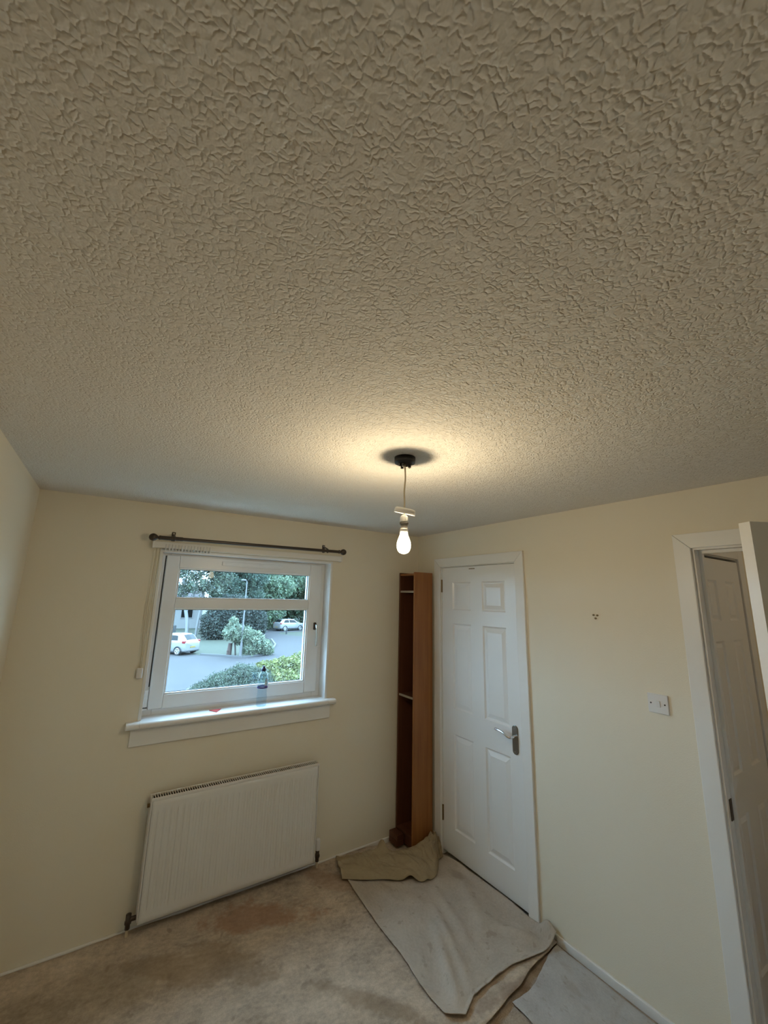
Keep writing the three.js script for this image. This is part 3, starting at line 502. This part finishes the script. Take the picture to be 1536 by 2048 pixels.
{ // turned-back end of canvas, bunched up against the bookcase
  const C = [ // each row runs from the back edge over the top to the front edge
    [[-0.715, 0.002, 0.04], [-0.735, 0.045, 0.07], [-0.75, 0.055, 0.12], [-0.765, 0.042, 0.19], [-0.768, 0.004, 0.225]],
    [[-0.60, 0.0, 0.07], [-0.61, 0.05, 0.11], [-0.62, 0.058, 0.18], [-0.63, 0.045, 0.27], [-0.63, 0.004, 0.315]],
    [[-0.52, 0.0, 0.10], [-0.525, 0.055, 0.15], [-0.53, 0.055, 0.23], [-0.535, 0.042, 0.33], [-0.54, 0.010, 0.375]],
    [[-0.41, 0.0, 0.16], [-0.42, 0.06, 0.20], [-0.43, 0.062, 0.30], [-0.435, 0.05, 0.40], [-0.44, 0.006, 0.45]],
    [[-0.31, 0.0, 0.22], [-0.32, 0.06, 0.26], [-0.325, 0.066, 0.35], [-0.33, 0.05, 0.46], [-0.335, 0.003, 0.515]],
    [[-0.21, 0.0, 0.25], [-0.22, 0.07, 0.28], [-0.235, 0.075, 0.36], [-0.245, 0.05, 0.46], [-0.25, 0.003, 0.515]],
    [[-0.11, 0.01, 0.25], [-0.12, 0.09, 0.275], [-0.145, 0.10, 0.35], [-0.175, 0.06, 0.43], [-0.19, 0.003, 0.475]],
    [[-0.05, 0.02, 0.255], [-0.055, 0.115, 0.27], [-0.085, 0.10, 0.33], [-0.125, 0.05, 0.40], [-0.145, 0.003, 0.43]],
    [[-0.026, 0.03, 0.26], [-0.03, 0.085, 0.28], [-0.05, 0.055, 0.32], [-0.09, 0.02, 0.37], [-0.11, 0.003, 0.39]],
    [[-0.022, 0.012, 0.28], [-0.022, 0.05, 0.30], [-0.035, 0.03, 0.34], [-0.055, 0.01, 0.37], [-0.07, 0.003, 0.38]],
  ];
  const cr = (p, t) => { const n = p.length - 1, k = t * n, i = Math.min(n - 1, Math.floor(k)), f = k - i, q = (j) => p[clamp(j, 0, n)]; return [0, 1, 2].map((a) => { const p0 = q(i - 1)[a], p1 = q(i)[a], p2 = q(i + 1)[a], p3 = q(i + 2)[a]; return 0.5 * (2 * p1 + (p2 - p0) * f + (2 * p0 - 5 * p1 + 4 * p2 - p3) * f * f + (3 * p1 - p0 - 3 * p2 + p3) * f * f * f); }); };
  const nu = 150, nv = 50, rows = [];
  for (let i = 0; i <= nu; i++) { const r = [], u = i / nu; for (let j = 0; j <= nv; j++) { const v = j / nv, p = cr(C.map((c) => cr(c, v)), u); const k = Math.sin(Math.PI * clamp(v * 0.9 + 0.1));
    p[1] += k * (0.03 * fbm(u * 9, v * 4, 31, 4) - 0.03 * Math.abs(PN.noise(u * 10, v * 3.5, 33)) * sst(0.35, 0.8, u)) + 0.07 * Math.exp(-((p[0] + 0.44) ** 2) / 0.0005 - ((p[2] - 0.17) ** 2) / 0.0012);
    p[1] += k * 0.014 * (0.4 - Math.abs(PN.noise(u * 26, v * 7 + u * 9, 52))) ; p[2] += k * 0.03 * PN.noise(u * 7, v * 4, 36); p[0] += k * 0.02 * PN.noise(u * 11, v * 5, 39);
    p[1] += k * sst(0.6, 0.75, u) * (0.06 * Math.abs(PN.noise(u * 19, v * 2.6, 44)) - 0.016) + sst(0.7, 1, v) * (0.034 * Math.exp(-((u - 0.365) ** 2) / 0.0012) + 0.014 * Math.exp(-((u - 0.47) ** 2) / 0.0006));
    p[1] = Math.max(p[1] - 0.004, sheetY(p[0], p[2]) + 0.008 + 0.008 * sst(-0.09, -0.04, p[0])); r.push(p); } rows.push(r); }
  tag(part('crumpled_cloth', sheet(rows.reverse(), 0.003), M.khaki), 'khaki canvas cloth bunched up on the floor before the bookcase', 'cloth');
}

// ------------------------------------------------------------------ outside
const G = -2.75;
const X = {
  grass: std(0xffffff, 1, { map: tex(256, (u, v) => { const f = 1 + 0.7 * fbm(u * 24, v * 24, 3, 4); return [0.026 * f, 0.030 * f, 0.017 * f]; }, false, [0.12, 0.12]) }),
  road: std(0xffffff, 0.9, { map: tex(256, (u, v) => { const f = 1 + 0.35 * fbm(u * 10, v * 10, 5, 4) + 0.25 * fbm(u * 60, v * 60, 6, 2); return [0.022 * f, 0.0195 * f, 0.0205 * f]; }, false, [0.08, 0.08]) }),
  drive: std(0xffffff, 0.9, { map: tex(256, (u, v) => { const f = 1 + 0.3 * fbm(u * 12, v * 12, 5, 4); return [0.026 * f, 0.023 * f, 0.023 * f]; }, false, [0.1, 0.1]) }),
  kerb: std(lin(0.07, 0.07, 0.07), 0.9),
  bark: std(lin(0.05, 0.042, 0.036), 0.95), birch: std(lin(0.16, 0.16, 0.155), 0.8),
  paint: new THREE.MeshPhysicalMaterial({ color: lin(0.17, 0.17, 0.17), roughness: 0.3, clearcoat: 1, clearcoatRoughness: 0.05 }),
  carGlass: new THREE.MeshPhysicalMaterial({ color: lin(0.006, 0.008, 0.009), roughness: 0.12, specularIntensity: 0.35 }), tyre: std(lin(0.015, 0.015, 0.016), 0.8), alloy: std(lin(0.45, 0.46, 0.47), 0.3, { metalness: 0.7 }),
  red: std(lin(0.16, 0.012, 0.014), 0.2), yellow: std(lin(0.2, 0.14, 0.03), 0.5), trim: std(lin(0.025, 0.026, 0.028), 0.6),
  lampPost: std(lin(0.09, 0.09, 0.09), 0.5), render: std(lin(0.2, 0.195, 0.19), 0.9), roof: std(lin(0.07, 0.06, 0.06), 0.9), fence: std(lin(0.05, 0.05, 0.052), 0.9), stump: std(lin(0.07, 0.045, 0.037), 0.9),
};
{
  const gr = part('ground', wuv(B(-90, 110, G - 0.3, G, -150, -0.6)), X.grass); tag(gr, 'grass verge and lawn outside the window', 'grass', null, 'structure');
  const road = [[-70, -17], [-8, -17.6], [1.4, -19.0], [2.3, -20.5], [3.1, -21.2], [6.0, -22.6], [10, -24.6], [16, -27.2], [40, -34], [40, -37], [24, -38.5], [18.5, -41.2], [16.4, -43.6], [15.4, -46.4], [16.5, -48.6], [40, -52], [40, -58], [13.6, -56], [13.0, -47], [12.5, -40.2], [11.3, -35.5], [9.6, -31.4], [8.6, -29.7], [6.6, -28.9], [4.2, -31.4], [3.4, -32.2], [-70, -31.5]];
  structure(part('road', slab(road.map(([x, z]) => [x, z]), [], G - 0.02, G + 0.02, 'xz'), X.road), 'blue grey asphalt road outside the window', 'road');
  structure(part('driveway', slab([[-9, -31.4], [3.5, -32], [4.7, -34.8], [4.4, -41], [-9, -41]], [], G - 0.02, G + 0.03, 'xz'), X.drive), 'pale paved driveway under the white hatchback', 'driveway');
  const kerbLine = (pts, name, label) => { const c = []; for (let i = 0; i < pts.length - 1; i++) { const [a, b] = [pts[i], pts[i + 1]], dx = b[0] - a[0], dz = b[1] - a[1], l = Math.hypot(dx, dz); c.push(new THREE.BoxGeometry(l + 0.06, 0.16, 0.14).rotateY(-Math.atan2(dz, dx)).translate((a[0] + b[0]) / 2, G + 0.06, (a[1] + b[1]) / 2)); } structure(part(name, c, X.kerb), label, 'kerb'); };
  kerbLine([[-8, -17.5], [-2, -18], [0.4, -18.3], [1.4, -18.95], [2.3, -20.45], [3.1, -21.15], [6.0, -22.55], [10, -24.55], [16, -27.1]], 'kerb', 'pale curved kerb at the near side of the road');
  kerbLine([[12.5, -40.2], [11.3, -35.5], [9.6, -31.4], [8.6, -29.7], [6.6, -28.9], [4.2, -31.4]], 'kerb', 'pale kerb round the island with the lamp post');
}
// leaf clumps, a few forms shared by all plants
function clump(n, leaf, spread, sx = 1) {
  const L = [];
  for (let i = 0; i < n; i++) {
    const g = new THREE.BufferGeometry(), l = leaf * rr(0.7, 1.3), w = l * 0.5 * sx;
    g.setAttribute('position', new THREE.Float32BufferAttribute([0, 0, 0, w / 2, 0.04 * l, l * 0.45, 0, 0, l, -w / 2, 0.04 * l, l * 0.45], 3)); g.setIndex([0, 1, 2, 0, 2, 3]);
    g.rotateX(rr(-1.2, 0.6)); g.rotateY(rr(0, 6.28)); g.translate(rr(-1, 1) * spread, rr(-1, 1) * spread, rr(-1, 1) * spread);
    L.push(g.toNonIndexed());
  }
  const g = mergeGeometries(L); g.computeVertexNormals(); g.setAttribute('uv', new THREE.BufferAttribute(new Float32Array(g.attributes.position.count * 2), 2)); return g;
}
const leafMat = (r, g, b, t = 0.3) => new THREE.MeshPhysicalMaterial({ color: lin(r, g, b), roughness: 0.95, transmission: t, thickness: 0, side: THREE.DoubleSide });
const K = { big: clump(9, 0.34, 0.24), mid: clump(9, 0.22, 0.16), small: clump(9, 0.13, 0.1), fine: clump(10, 0.11, 0.09, 0.5) };
const GREEN = leafMat(0.085, 0.125, 0.068), DARK = leafMat(0.022, 0.032, 0.024), PALE = leafMat(0.13, 0.16, 0.105), YELLOW = leafMat(0.105, 0.115, 0.032), JUN = leafMat(0.045, 0.06, 0.038), SILVER = leafMat(0.075, 0.095, 0.062);
/** leaves spread through ellipsoids [x, y, z, rx, ry, rz], thicker towards the skin */
function foliage(name, blobs, n, geo, mat, parent, vary = 0.25, shell = 0.55) {
  const m = new THREE.InstancedMesh(geo, mat, n), vol = blobs.map((b) => b[3] * b[4] + b[4] * b[5] + b[3] * b[5]), tot = vol.reduce((a, b) => a + b), q = new THREE.Matrix4(), e = new THREE.Euler(), c = new THREE.Color();
  for (let i = 0; i < n; i++) {
    let k = rnd() * tot, j = 0; while (k > vol[j] && j < blobs.length - 1) k -= vol[j++];
    const b = blobs[j], th = rr(0, 2 * Math.PI), ph = Math.acos(rr(-1, 1)), r = Math.pow(mix(shell, 1, rnd()), 0.6) * (1 + 0.12 * PN.noise(th * 1.7, ph * 2.3, j));
    e.set(rr(0, 6.28), rr(0, 6.28), rr(0, 6.28)); const s = rr(0.75, 1.35);
    q.makeRotationFromEuler(e).scale(new THREE.Vector3(s, s, s)).setPosition(b[0] + b[3] * r * Math.sin(ph) * Math.cos(th), b[1] + b[4] * r * Math.cos(ph), b[2] + b[5] * r * Math.sin(ph) * Math.sin(th));
    m.setMatrixAt(i, q); const v = 1 + vary * (rnd() * 2 - 1); c.setRGB(v * rr(0.9, 1.1), v, v * rr(0.9, 1.1)); m.setColorAt(i, c);
  }
  m.name = name; m.castShadow = m.receiveShadow = true; m.userData.kind = 'stuff'; parent.add(m); return m;
}
function tree(x, z, h, r, mat, label, group, n = 5200, geo = K.big, trunkMat = X.bark, low = 0.12, name = 'leafy_tree') {
  const g = thing(name, label, 'tree', [x, G, z], 0, group), blobs = [];
  for (let i = 0; i < 11; i++) { const t = i / 10, y = mix(h * (low + 0.14), h * 0.9, t), w = r * (0.45 + 0.55 * Math.sin(Math.PI * clamp(0.25 + 0.65 * t))), a = rr(0, 6.28), o = w * rr(0.15, 0.6); blobs.push([Math.cos(a) * o, y, Math.sin(a) * o, w * rr(0.55, 0.85), h * rr(0.12, 0.18), w * rr(0.55, 0.85)]); }
  part('trunk', [tube([[0, -0.1, 0], [0.1, h * 0.2, 0.05], [-0.1, h * 0.45, 0], [0.1, h * 0.75, 0.1]], 0.022 * h, 10, 8), tube([[0, h * 0.25, 0], [r * 0.3, h * 0.45, 0.2], [r * 0.55, h * 0.62, 0.3]], 0.011 * h, 8, 6), tube([[0, h * 0.3, 0], [-r * 0.3, h * 0.5, -0.2], [-r * 0.55, h * 0.66, 0.2]], 0.011 * h, 8, 6)], trunkMat, g);
  foliage('crown', blobs, n, geo, mat, g, 0.35, 0.25);
  return g;
}
// the wood behind the road
const back = 'trees of the wood behind the road';
for (const [x, z, h, r] of [[16.5, -63, 16, 5], [21, -66, 17, 6], [27, -62, 15, 5.5], [33, -60, 15, 6], [20, -74, 18, 6.0], [28, -78, 19, 7], [37, -72, 18, 7], [41, -58, 14, 5]])
  tree(x, z, h, r, GREEN, 'tall leafy green tree in the wood beyond the white SUV', back, 5200, K.big, X.bark, 0.0);
tree(-2.5, -58, 14, 5, GREEN, 'leafy tree standing left of the birch trunks by the hatchback', null, 4200, K.big, X.bark, 0.1);
tree(-9, -62, 15, 6, GREEN, 'leafy tree at the far left behind the road', null, 4200, K.big, X.bark, 0.05);
tree(11.0, -50, 12.5, 3.6, leafMat(0.045, 0.075, 0.05), 'dark green leafy tree behind the lamp post', null, 6000, K.mid, X.bark, 0.08);
tree(15.5, -56, 13, 4.6, GREEN, 'broad green tree between lamp post and white SUV', null, 6000, K.big, X.bark, 0.02);
{
  const g = thing('birch_tree', 'birch tree with pale twin trunks behind the white hatchback', 'tree', [5.1, G, -44.5]);
  part('trunk', [tube([[0, -0.1, 0], [-0.1, 1.5, 0], [-0.5, 3.4, 0], [-0.9, 6, 0]], 0.17, 14, 8), tube([[-0.3, 2.6, 0], [0.2, 4, 0], [0.4, 6, 0]], 0.09, 10, 7)], X.birch, g);
  part('trunk', [tube([[0.85, -0.1, -0.2], [0.95, 1.8, -0.2], [1.1, 3.6, -0.2], [1.25, 6, -0.2]], 0.12, 14, 8)], X.birch, g);
  foliage('crown', [[-1.4, 4.9, 0, 1.5, 0.8, 1.4], [0.4, 5.4, 0.2, 1.6, 1.0, 1.4], [2.2, 5.2, 0, 1.6, 0.9, 1.2], [0, 7.0, 0, 2.4, 1.4, 2], [1.8, 8.0, 0, 2.4, 1.5, 2], [-1.8, 7.8, 0, 2.2, 1.4, 2], [0.3, 9.8, 0, 2.6, 1.5, 2], [2.9, 6.6, 0, 1.5, 1.2, 1.3]], 1800, K.mid, SILVER, g, 0.5, 0.2);
}
{
  const g = thing('dark_shrub', 'large dark shrub mass behind the grass verge', 'shrub', [9.0, G, -42.8]);
  for (const q of [tube([[0, -0.1, 0], [0.2, 1.2, 0], [0.1, 2.4, 0.1]], 0.15, 8, 7), tube([[-1.6, -0.1, 0], [-1.5, 1.2, 0], [-1.7, 2.2, 0]], 0.12, 8, 7), tube([[2.2, -0.1, 0], [2.0, 1.2, 0], [2.3, 2.2, 0]], 0.12, 8, 7)]) part('stem', q, X.bark, g);
  foliage('foliage', [[-1.5, 1.4, 0, 1.5, 1.5, 1.2], [0.3, 2.0, 0, 1.9, 2.0, 1.4], [2.0, 1.8, -0.5, 1.7, 1.8, 1.4], [3.0, 1.4, -1.6, 1.2, 1.4, 1.2], [0.1, 3.2, -0.5, 2.0, 1.2, 1.3]], 5600, K.mid, DARK, g, 0.4, 0.2);
}
{
  const g = thing('flowering_bush', 'pale variegated bush spreading round the lamp post', 'bush', [7.1, G, -29.8]);
  for (const q of [tube([[-0.8, -0.05, 0], [-0.9, 0.8, 0], [-1.1, 1.7, 0]], 0.06, 8, 6), tube([[0.1, -0.05, 0.1], [0, 0.7, 0], [0.3, 1.3, 0]], 0.06, 8, 6), tube([[-0.5, -0.05, 0.1], [-0.5, 0.6, 0.1], [-0.3, 1.3, 0]], 0.05, 8, 6)]) part('stem', q, X.bark, g);
  foliage('foliage', [[-1.05, 1.7, 0, 0.75, 0.6, 0.7], [-1.15, 2.35, 0, 0.3, 0.45, 0.3], [-0.35, 1.5, 0, 0.8, 0.7, 0.8], [0.45, 0.95, 0.1, 0.8, 0.85, 0.8], [1.15, 0.6, 0.1, 0.6, 0.55, 0.7], [1.6, 0.35, 0.1, 0.4, 0.32, 0.5], [0.1, 0.5, 0.4, 0.6, 0.45, 0.4]], 2600, K.small, PALE, g, 0.4, 0.35);
}
{
  const m = part('tree_stump', [CY(0.2, 0.15, 0.95, 12).rotateZ(-0.06).translate(5.95, G + 0.45, -30.25), CY(0.09, 0.05, 0.5, 8).rotateZ(0.5).translate(5.86, G + 0.2, -30.1)], X.stump);
  tag(m, 'reddish brown tree stump under the pale bush', 'stump');
}
{
  const g = thing('street_lamp', 'tall grey street lamp at the road edge by the pale bush', 'street lamp', [6.5, G, -29.2]);
  part('post', [CY(0.1, 0.095, 1.0, 14).translate(0, 0.5, 0), CY(0.07, 0.04, 4.5, 14).translate(0, 3.2, 0)], X.lampPost, g);
  part('arm', [tube([[0, 5.4, 0], [-0.02, 5.5, 0], [-0.1, 5.56, 0]], 0.03, 8, 7)], X.lampPost, g);
  part('lamp_head', [RB(-0.42, -0.08, 5.53, 5.64, -0.09, 0.09, 0.04)], X.lampPost, g);
}
{
  const g = thing('yellow_hedge', 'bright yellow green hedge below the window on the bottle side', 'hedge', [6.7, G, -19.8]);
  foliage('foliage', [[-1.9, 0.15, 0.2, 0.7, 0.5, 0.8], [-1.2, 0.35, 0, 0.9, 0.65, 1.1], [-0.2, 0.45, 0, 1.1, 0.72, 1.3], [0.9, 0.5, 0, 1.2, 0.8, 1.4], [2.2, 0.55, 0, 1.3, 0.85, 1.5], [3.6, 0.55, 0, 1.3, 0.85, 1.5], [-0.8, 0.1, 1.4, 1.3, 0.6, 1.0], [1.0, 0.15, 1.6, 1.5, 0.7, 1.0], [2.8, 0.15, 1.6, 1.5, 0.7, 1.0]], 9000, K.small, YELLOW, g, 0.4, 0.5);
  for (const q of [CY(0.06, 0.04, 0.6, 8).translate(-0.5, 0.25, 0), CY(0.06, 0.04, 0.6, 8).translate(1.2, 0.25, 0), CY(0.06, 0.04, 0.6, 8).translate(2.6, 0.25, 0)]) part('stem', q, X.bark, g);
}
{
  const g = thing('juniper_bush', 'low grey green juniper bush at the near kerb', 'bush', [3.7, G, -18.6]);
  foliage('foliage', [[-1.5, 0.1, 0, 0.7, 0.3, 0.8], [-0.7, 0.3, 0, 0.9, 0.5, 1.0], [0.1, 0.5, 0, 0.9, 0.6, 1.1], [0.7, 0.4, 0.1, 0.8, 0.5, 1.1], [-0.4, 0.1, 1.0, 1.2, 0.35, 0.8], [0.6, 0.1, 1.2, 0.9, 0.4, 0.8]], 6500, K.fine, JUN, g, 0.4, 0.5);
  part('branch', [tube([[-1.6, 0.05, 0.9], [-0.6, 0.3, 1.25], [0.3, 0.38, 1.6], [0.9, 0.3, 1.9]], 0.03, 12, 6), tube([[-0.6, 0.3, 1.25], [0.0, 0.28, 1.7], [0.2, 0.22, 2.1]], 0.02, 8, 6)], X.birch, g);
}
{
  const g = thing('white_house', 'pale rendered house half hidden behind the birch trunks', 'house', [6.6, G, -58]);
  part('wall', [B(-5, 2.2, 0, 3.4, -4, 0)], X.render, g);
  const sh = new THREE.Shape([new THREE.Vector2(-4.4, 3.4), new THREE.Vector2(0.4, 3.4), new THREE.Vector2(-2, 5.4)]);
  part('roof', new THREE.ExtrudeGeometry(sh, { depth: 7.6, bevelEnabled: false }).rotateY(Math.PI / 2).translate(-5.2, 0, -4), X.roof, g);
  for (const x of [-3.2, 0.3]) { const w = part('window', [B(x - 0.75, x + 0.75, 1.3, 2.6, 0, 0.06)], X.render, g); part('pane', [B(x - 0.66, x - 0.04, 1.4, 2.5, 0.05, 0.08)], X.carGlass, w); part('pane', [B(x + 0.04, x + 0.66, 1.4, 2.5, 0.05, 0.08)], X.carGlass, w); }
}
{
  const g = thing('garden_fence', 'dark board fence behind the white hatchback', 'fence', [2.2, G, -46.2]);
  for (let i = 0; i < 24; i++) part('board', RB(-2 + i * 0.17, -2 + i * 0.17 + 0.155, 0, 1.15 + 0.02 * (i % 3), 0, 0.03, 0.004, 1), X.fence, g);
  part('rail', [B(-2, 2.1, 0.3, 0.4, -0.05, 0)], X.fence, g);
}
{
  const g = thing('marker_post', 'short dark post on the small lawn before the white SUV', 'post', [16.3, G, -46.1]);
  part('post', [CY(0.09, 0.09, 0.55, 10).translate(0, 0.27, 0)], X.trim, g); part('cap', [CY(0.1, 0.04, 0.08, 10).translate(0, 0.58, 0)], X.trim, g);
}
// ---- cars: a lofted body with glass, wheels, lamps and number plate; local x = length (rear 0 .. front), y up, z across
function car(name, label, at, turn, S) {
  const g = thing(name, label, 'car', at, turn, null);
  const st = S.stations, prof = (s) => { // half section from the sill over the roof to the middle
    const [x, w, yb, yl, yt, wt] = s;
    return [[x, yb, w * 0.86], [x, yb + 0.1, w * 0.97], [x, mix(yb, yl, 0.55), w], [x, yl - 0.03, w * 0.985], [x, yl + 0.02, mix(w, wt, 0.12)], [x, yt - 0.09, mix(w, wt, 0.92)], [x, yt - 0.02, wt * 0.84], [x, yt, wt * 0.45], [x, yt + 0.005, 0]];
  };
  const rows = st.map((s) => { const h = prof(s); return [...h.map((p) => [...p]), ...h.slice(0, -1).reverse().map((p) => [p[0], p[1], -p[2]])]; });
  const pos = [], idx = [], n = rows[0].length; for (const r of rows) for (const p of r) pos.push(...p);
  for (let j = 0; j < rows.length - 1; j++) for (let i = 0; i < n; i++) { const a = j * n + i, b = j * n + (i + 1) % n, c = a + n, d = b + n; idx.push(a, b, c, b, d, c); }
  for (const [j, flip] of [[0, false], [rows.length - 1, true]]) for (let i = 1; i < n - 1; i++) idx.push(...(flip ? [j * n, j * n + i, j * n + i + 1] : [j * n, j * n + i + 1, j * n + i]));
  let geo = new THREE.BufferGeometry(); geo.setAttribute('position', new THREE.Float32BufferAttribute(pos, 3)); geo.setIndex(idx); geo.computeVertexNormals(); geo.setAttribute('uv', new THREE.BufferAttribute(new Float32Array(pos.length / 3 * 2), 2));
  part('body', geo, X.paint, g);
  const quad = (pts, out) => { const p = []; const q = pts.map((v) => new THREE.Vector3(...v)), nn = new THREE.Vector3().crossVectors(q[1].clone().sub(q[0]), q[q.length - 1].clone().sub(q[0])).normalize(); if (nn.dot(new THREE.Vector3(...out)) < 0) nn.negate(); q.forEach((v) => v.addScaledVector(nn, 0.022)); for (let i = 1; i < q.length - 1; i++) p.push(...q[0].toArray(), ...q[i].toArray(), ...q[i + 1].toArray()); const gg = new THREE.BufferGeometry(); gg.setAttribute('position', new THREE.Float32BufferAttribute(p, 3)); gg.setAttribute('uv', new THREE.BufferAttribute(new Float32Array(p.length / 3 * 2), 2)); gg.computeVertexNormals(); return gg; };
  const lerpS = (x) => { let i = 0; while (i < st.length - 2 && st[i + 1][0] < x) i++; const f = clamp((x - st[i][0]) / (st[i + 1][0] - st[i][0])); return st[i].map((v, k) => mix(v, st[i + 1][k], f)); };
  const P = (x, k, sg) => { const p = prof(lerpS(x)), i = Math.floor(k), f = k - i, a = p[i], b = p[Math.min(8, i + 1)]; return [mix(a[0], b[0], f), mix(a[1], b[1], f), sg * mix(a[2], b[2], f)]; };
  for (const sg of [-1, 1]) for (const [xa, xb, xc, xd] of S.side) part('side_window', [quad([P(xa, 4.15, sg), P(xb, 4.15, sg), P(xc, 4.9, sg), P(xd, 4.9, sg)], [0, 0.2, sg])], X.carGlass, g);
  { const [a, b] = S.rear, L = []; for (const sg of [-1, 1]) L.push(quad([P(a, 6.2, sg), [P(a, 8, 1)[0], P(a, 8, 1)[1], 0], [P(b, 8, 1)[0], P(b, 8, 1)[1], 0], P(b, 6.2, sg)], [-1, 1, 0])); part('rear_window', L, X.carGlass, g); }
  { const [a, b] = S.front, L = []; for (const sg of [-1, 1]) L.push(quad([P(a, 6.2, sg), [P(a, 8, 1)[0], P(a, 8, 1)[1], 0], [P(b, 8, 1)[0], P(b, 8, 1)[1], 0], P(b, 6.2, sg)], [1, 1, 0])); part('windscreen', L, X.carGlass, g); }
  for (const x of S.axles) for (const sg of [-1, 1]) {
    const w = part('wheel', [CY(S.r, S.r, 0.2, 24).rotateX(Math.PI / 2)], X.tyre, g, [x, S.r, sg * (S.hw - 0.09)]);
    part('wheel_arch', [new THREE.TorusGeometry(S.r + 0.035, 0.03, 6, 20, Math.PI)], X.trim, g, [x, S.r, sg * (S.hw - 0.0)]);
    const sp = [new THREE.TorusGeometry(S.r * 0.66, 0.022, 8, 24)]; for (let i = 0; i < 5; i++) sp.push(B(-0.03, 0.03, 0.02, S.r * 0.66, -0.012, 0.012).rotateZ(i * 1.2566)); sp.push(CY(0.05, 0.05, 0.03, 12).rotateX(Math.PI / 2));
    part('rim', sp, X.alloy, w, [0, 0, sg * 0.1]);
  }
  for (const sg of [-1, 1]) part('tail_light', [RB(S.lx - 0.02, S.lx + 0.26, S.ly - 0.1, S.ly + 0.1, -0.1, 0.1, 0.05)], X.red, g, [0, 0, sg * (S.hw - 0.115)]);
  part('number_plate', [RB(-0.02, 0.01, 0.5, 0.61, -0.26, 0.26, 0.004)], X.yellow, g, [S.plate, 0, 0]);
  part('lower_trim', [RB(-0.012, 0.08, 0.22, 0.33, -S.hw * 0.8, S.hw * 0.8, 0.03), B(0.3, S.len - 0.3, 0.17, 0.24, -S.hw * 0.9, S.hw * 0.9)], X.trim, g);
  for (const sg of [-1, 1]) part('mirror', [RB(-0.06, 0.06, -0.06, 0.08, -0.09, 0.09, 0.03)], X.paint, g, [S.mirror, S.my, sg * (S.hw + 0.06)]);
  return g;
}
const HATCH = { len: 3.7, hw: 0.84, r: 0.29, axles: [0.62, 3.02], lx: 0.06, ly: 0.93, plate: 0.0, mirror: 2.55, my: 1.0, rear: [0.14, 0.5], front: [2.95, 2.1], side: [[0.72, 1.45, 1.45, 0.85], [1.55, 2.5, 2.15, 1.55]],
  stations: [[0.0, 0.70, 0.32, 0.88, 0.92, 0.62], [0.05, 0.78, 0.25, 0.92, 0.99, 0.64], [0.14, 0.81, 0.22, 0.95, 1.08, 0.64], [0.5, 0.83, 0.2, 0.96, 1.42, 0.61], [0.7, 0.84, 0.2, 0.95, 1.485, 0.62], [1.4, 0.84, 0.2, 0.93, 1.51, 0.63], [2.0, 0.84, 0.2, 0.92, 1.47, 0.62], [2.3, 0.84, 0.2, 0.92, 1.33, 0.62], [2.9, 0.83, 0.2, 0.91, 1.0, 0.66], [3.4, 0.79, 0.22, 0.82, 0.88, 0.64], [3.65, 0.68, 0.28, 0.68, 0.74, 0.55], [3.7, 0.6, 0.34, 0.6, 0.64, 0.5]] };
const SUV = { len: 4.5, hw: 0.92, r: 0.35, axles: [0.85, 3.55], lx: 0.05, ly: 1.05, plate: 0.0, mirror: 3.0, my: 1.15, rear: [0.16, 0.5], front: [3.5, 2.6], side: [[0.6, 1.55, 1.5, 0.9], [1.65, 2.95, 2.55, 1.62]],
  stations: [[0.0, 0.78, 0.4, 1.0, 1.05, 0.7], [0.06, 0.86, 0.32, 1.04, 1.14, 0.72], [0.16, 0.9, 0.3, 1.06, 1.24, 0.72], [0.5, 0.91, 0.28, 1.08, 1.58, 0.68], [0.75, 0.92, 0.28, 1.08, 1.65, 0.69], [1.7, 0.92, 0.28, 1.06, 1.69, 0.7], [2.5, 0.92, 0.28, 1.05, 1.64, 0.69], [2.85, 0.92, 0.28, 1.05, 1.45, 0.69], [3.5, 0.91, 0.28, 1.04, 1.12, 0.74], [4.1, 0.88, 0.3, 0.96, 1.03, 0.72], [4.42, 0.78, 0.38, 0.82, 0.9, 0.65], [4.5, 0.7, 0.45, 0.74, 0.8, 0.6]] };
car('hatchback_car', 'small white hatchback parked across the road by the fence', [3.65, G + 0.03, -31.9], 2.25, HATCH);
car('suv', 'white SUV parked far off beyond the small lawn', [16.6, G + 0.02, -50.6], 0.28, SUV).scale.setScalar(0.9);
car('parked_car', 'white car nose cut off by the window edge beside the SUV', [20.9, G + 0.02, -50.0], 0.1, SUV);

renderer.render(scene, camera);
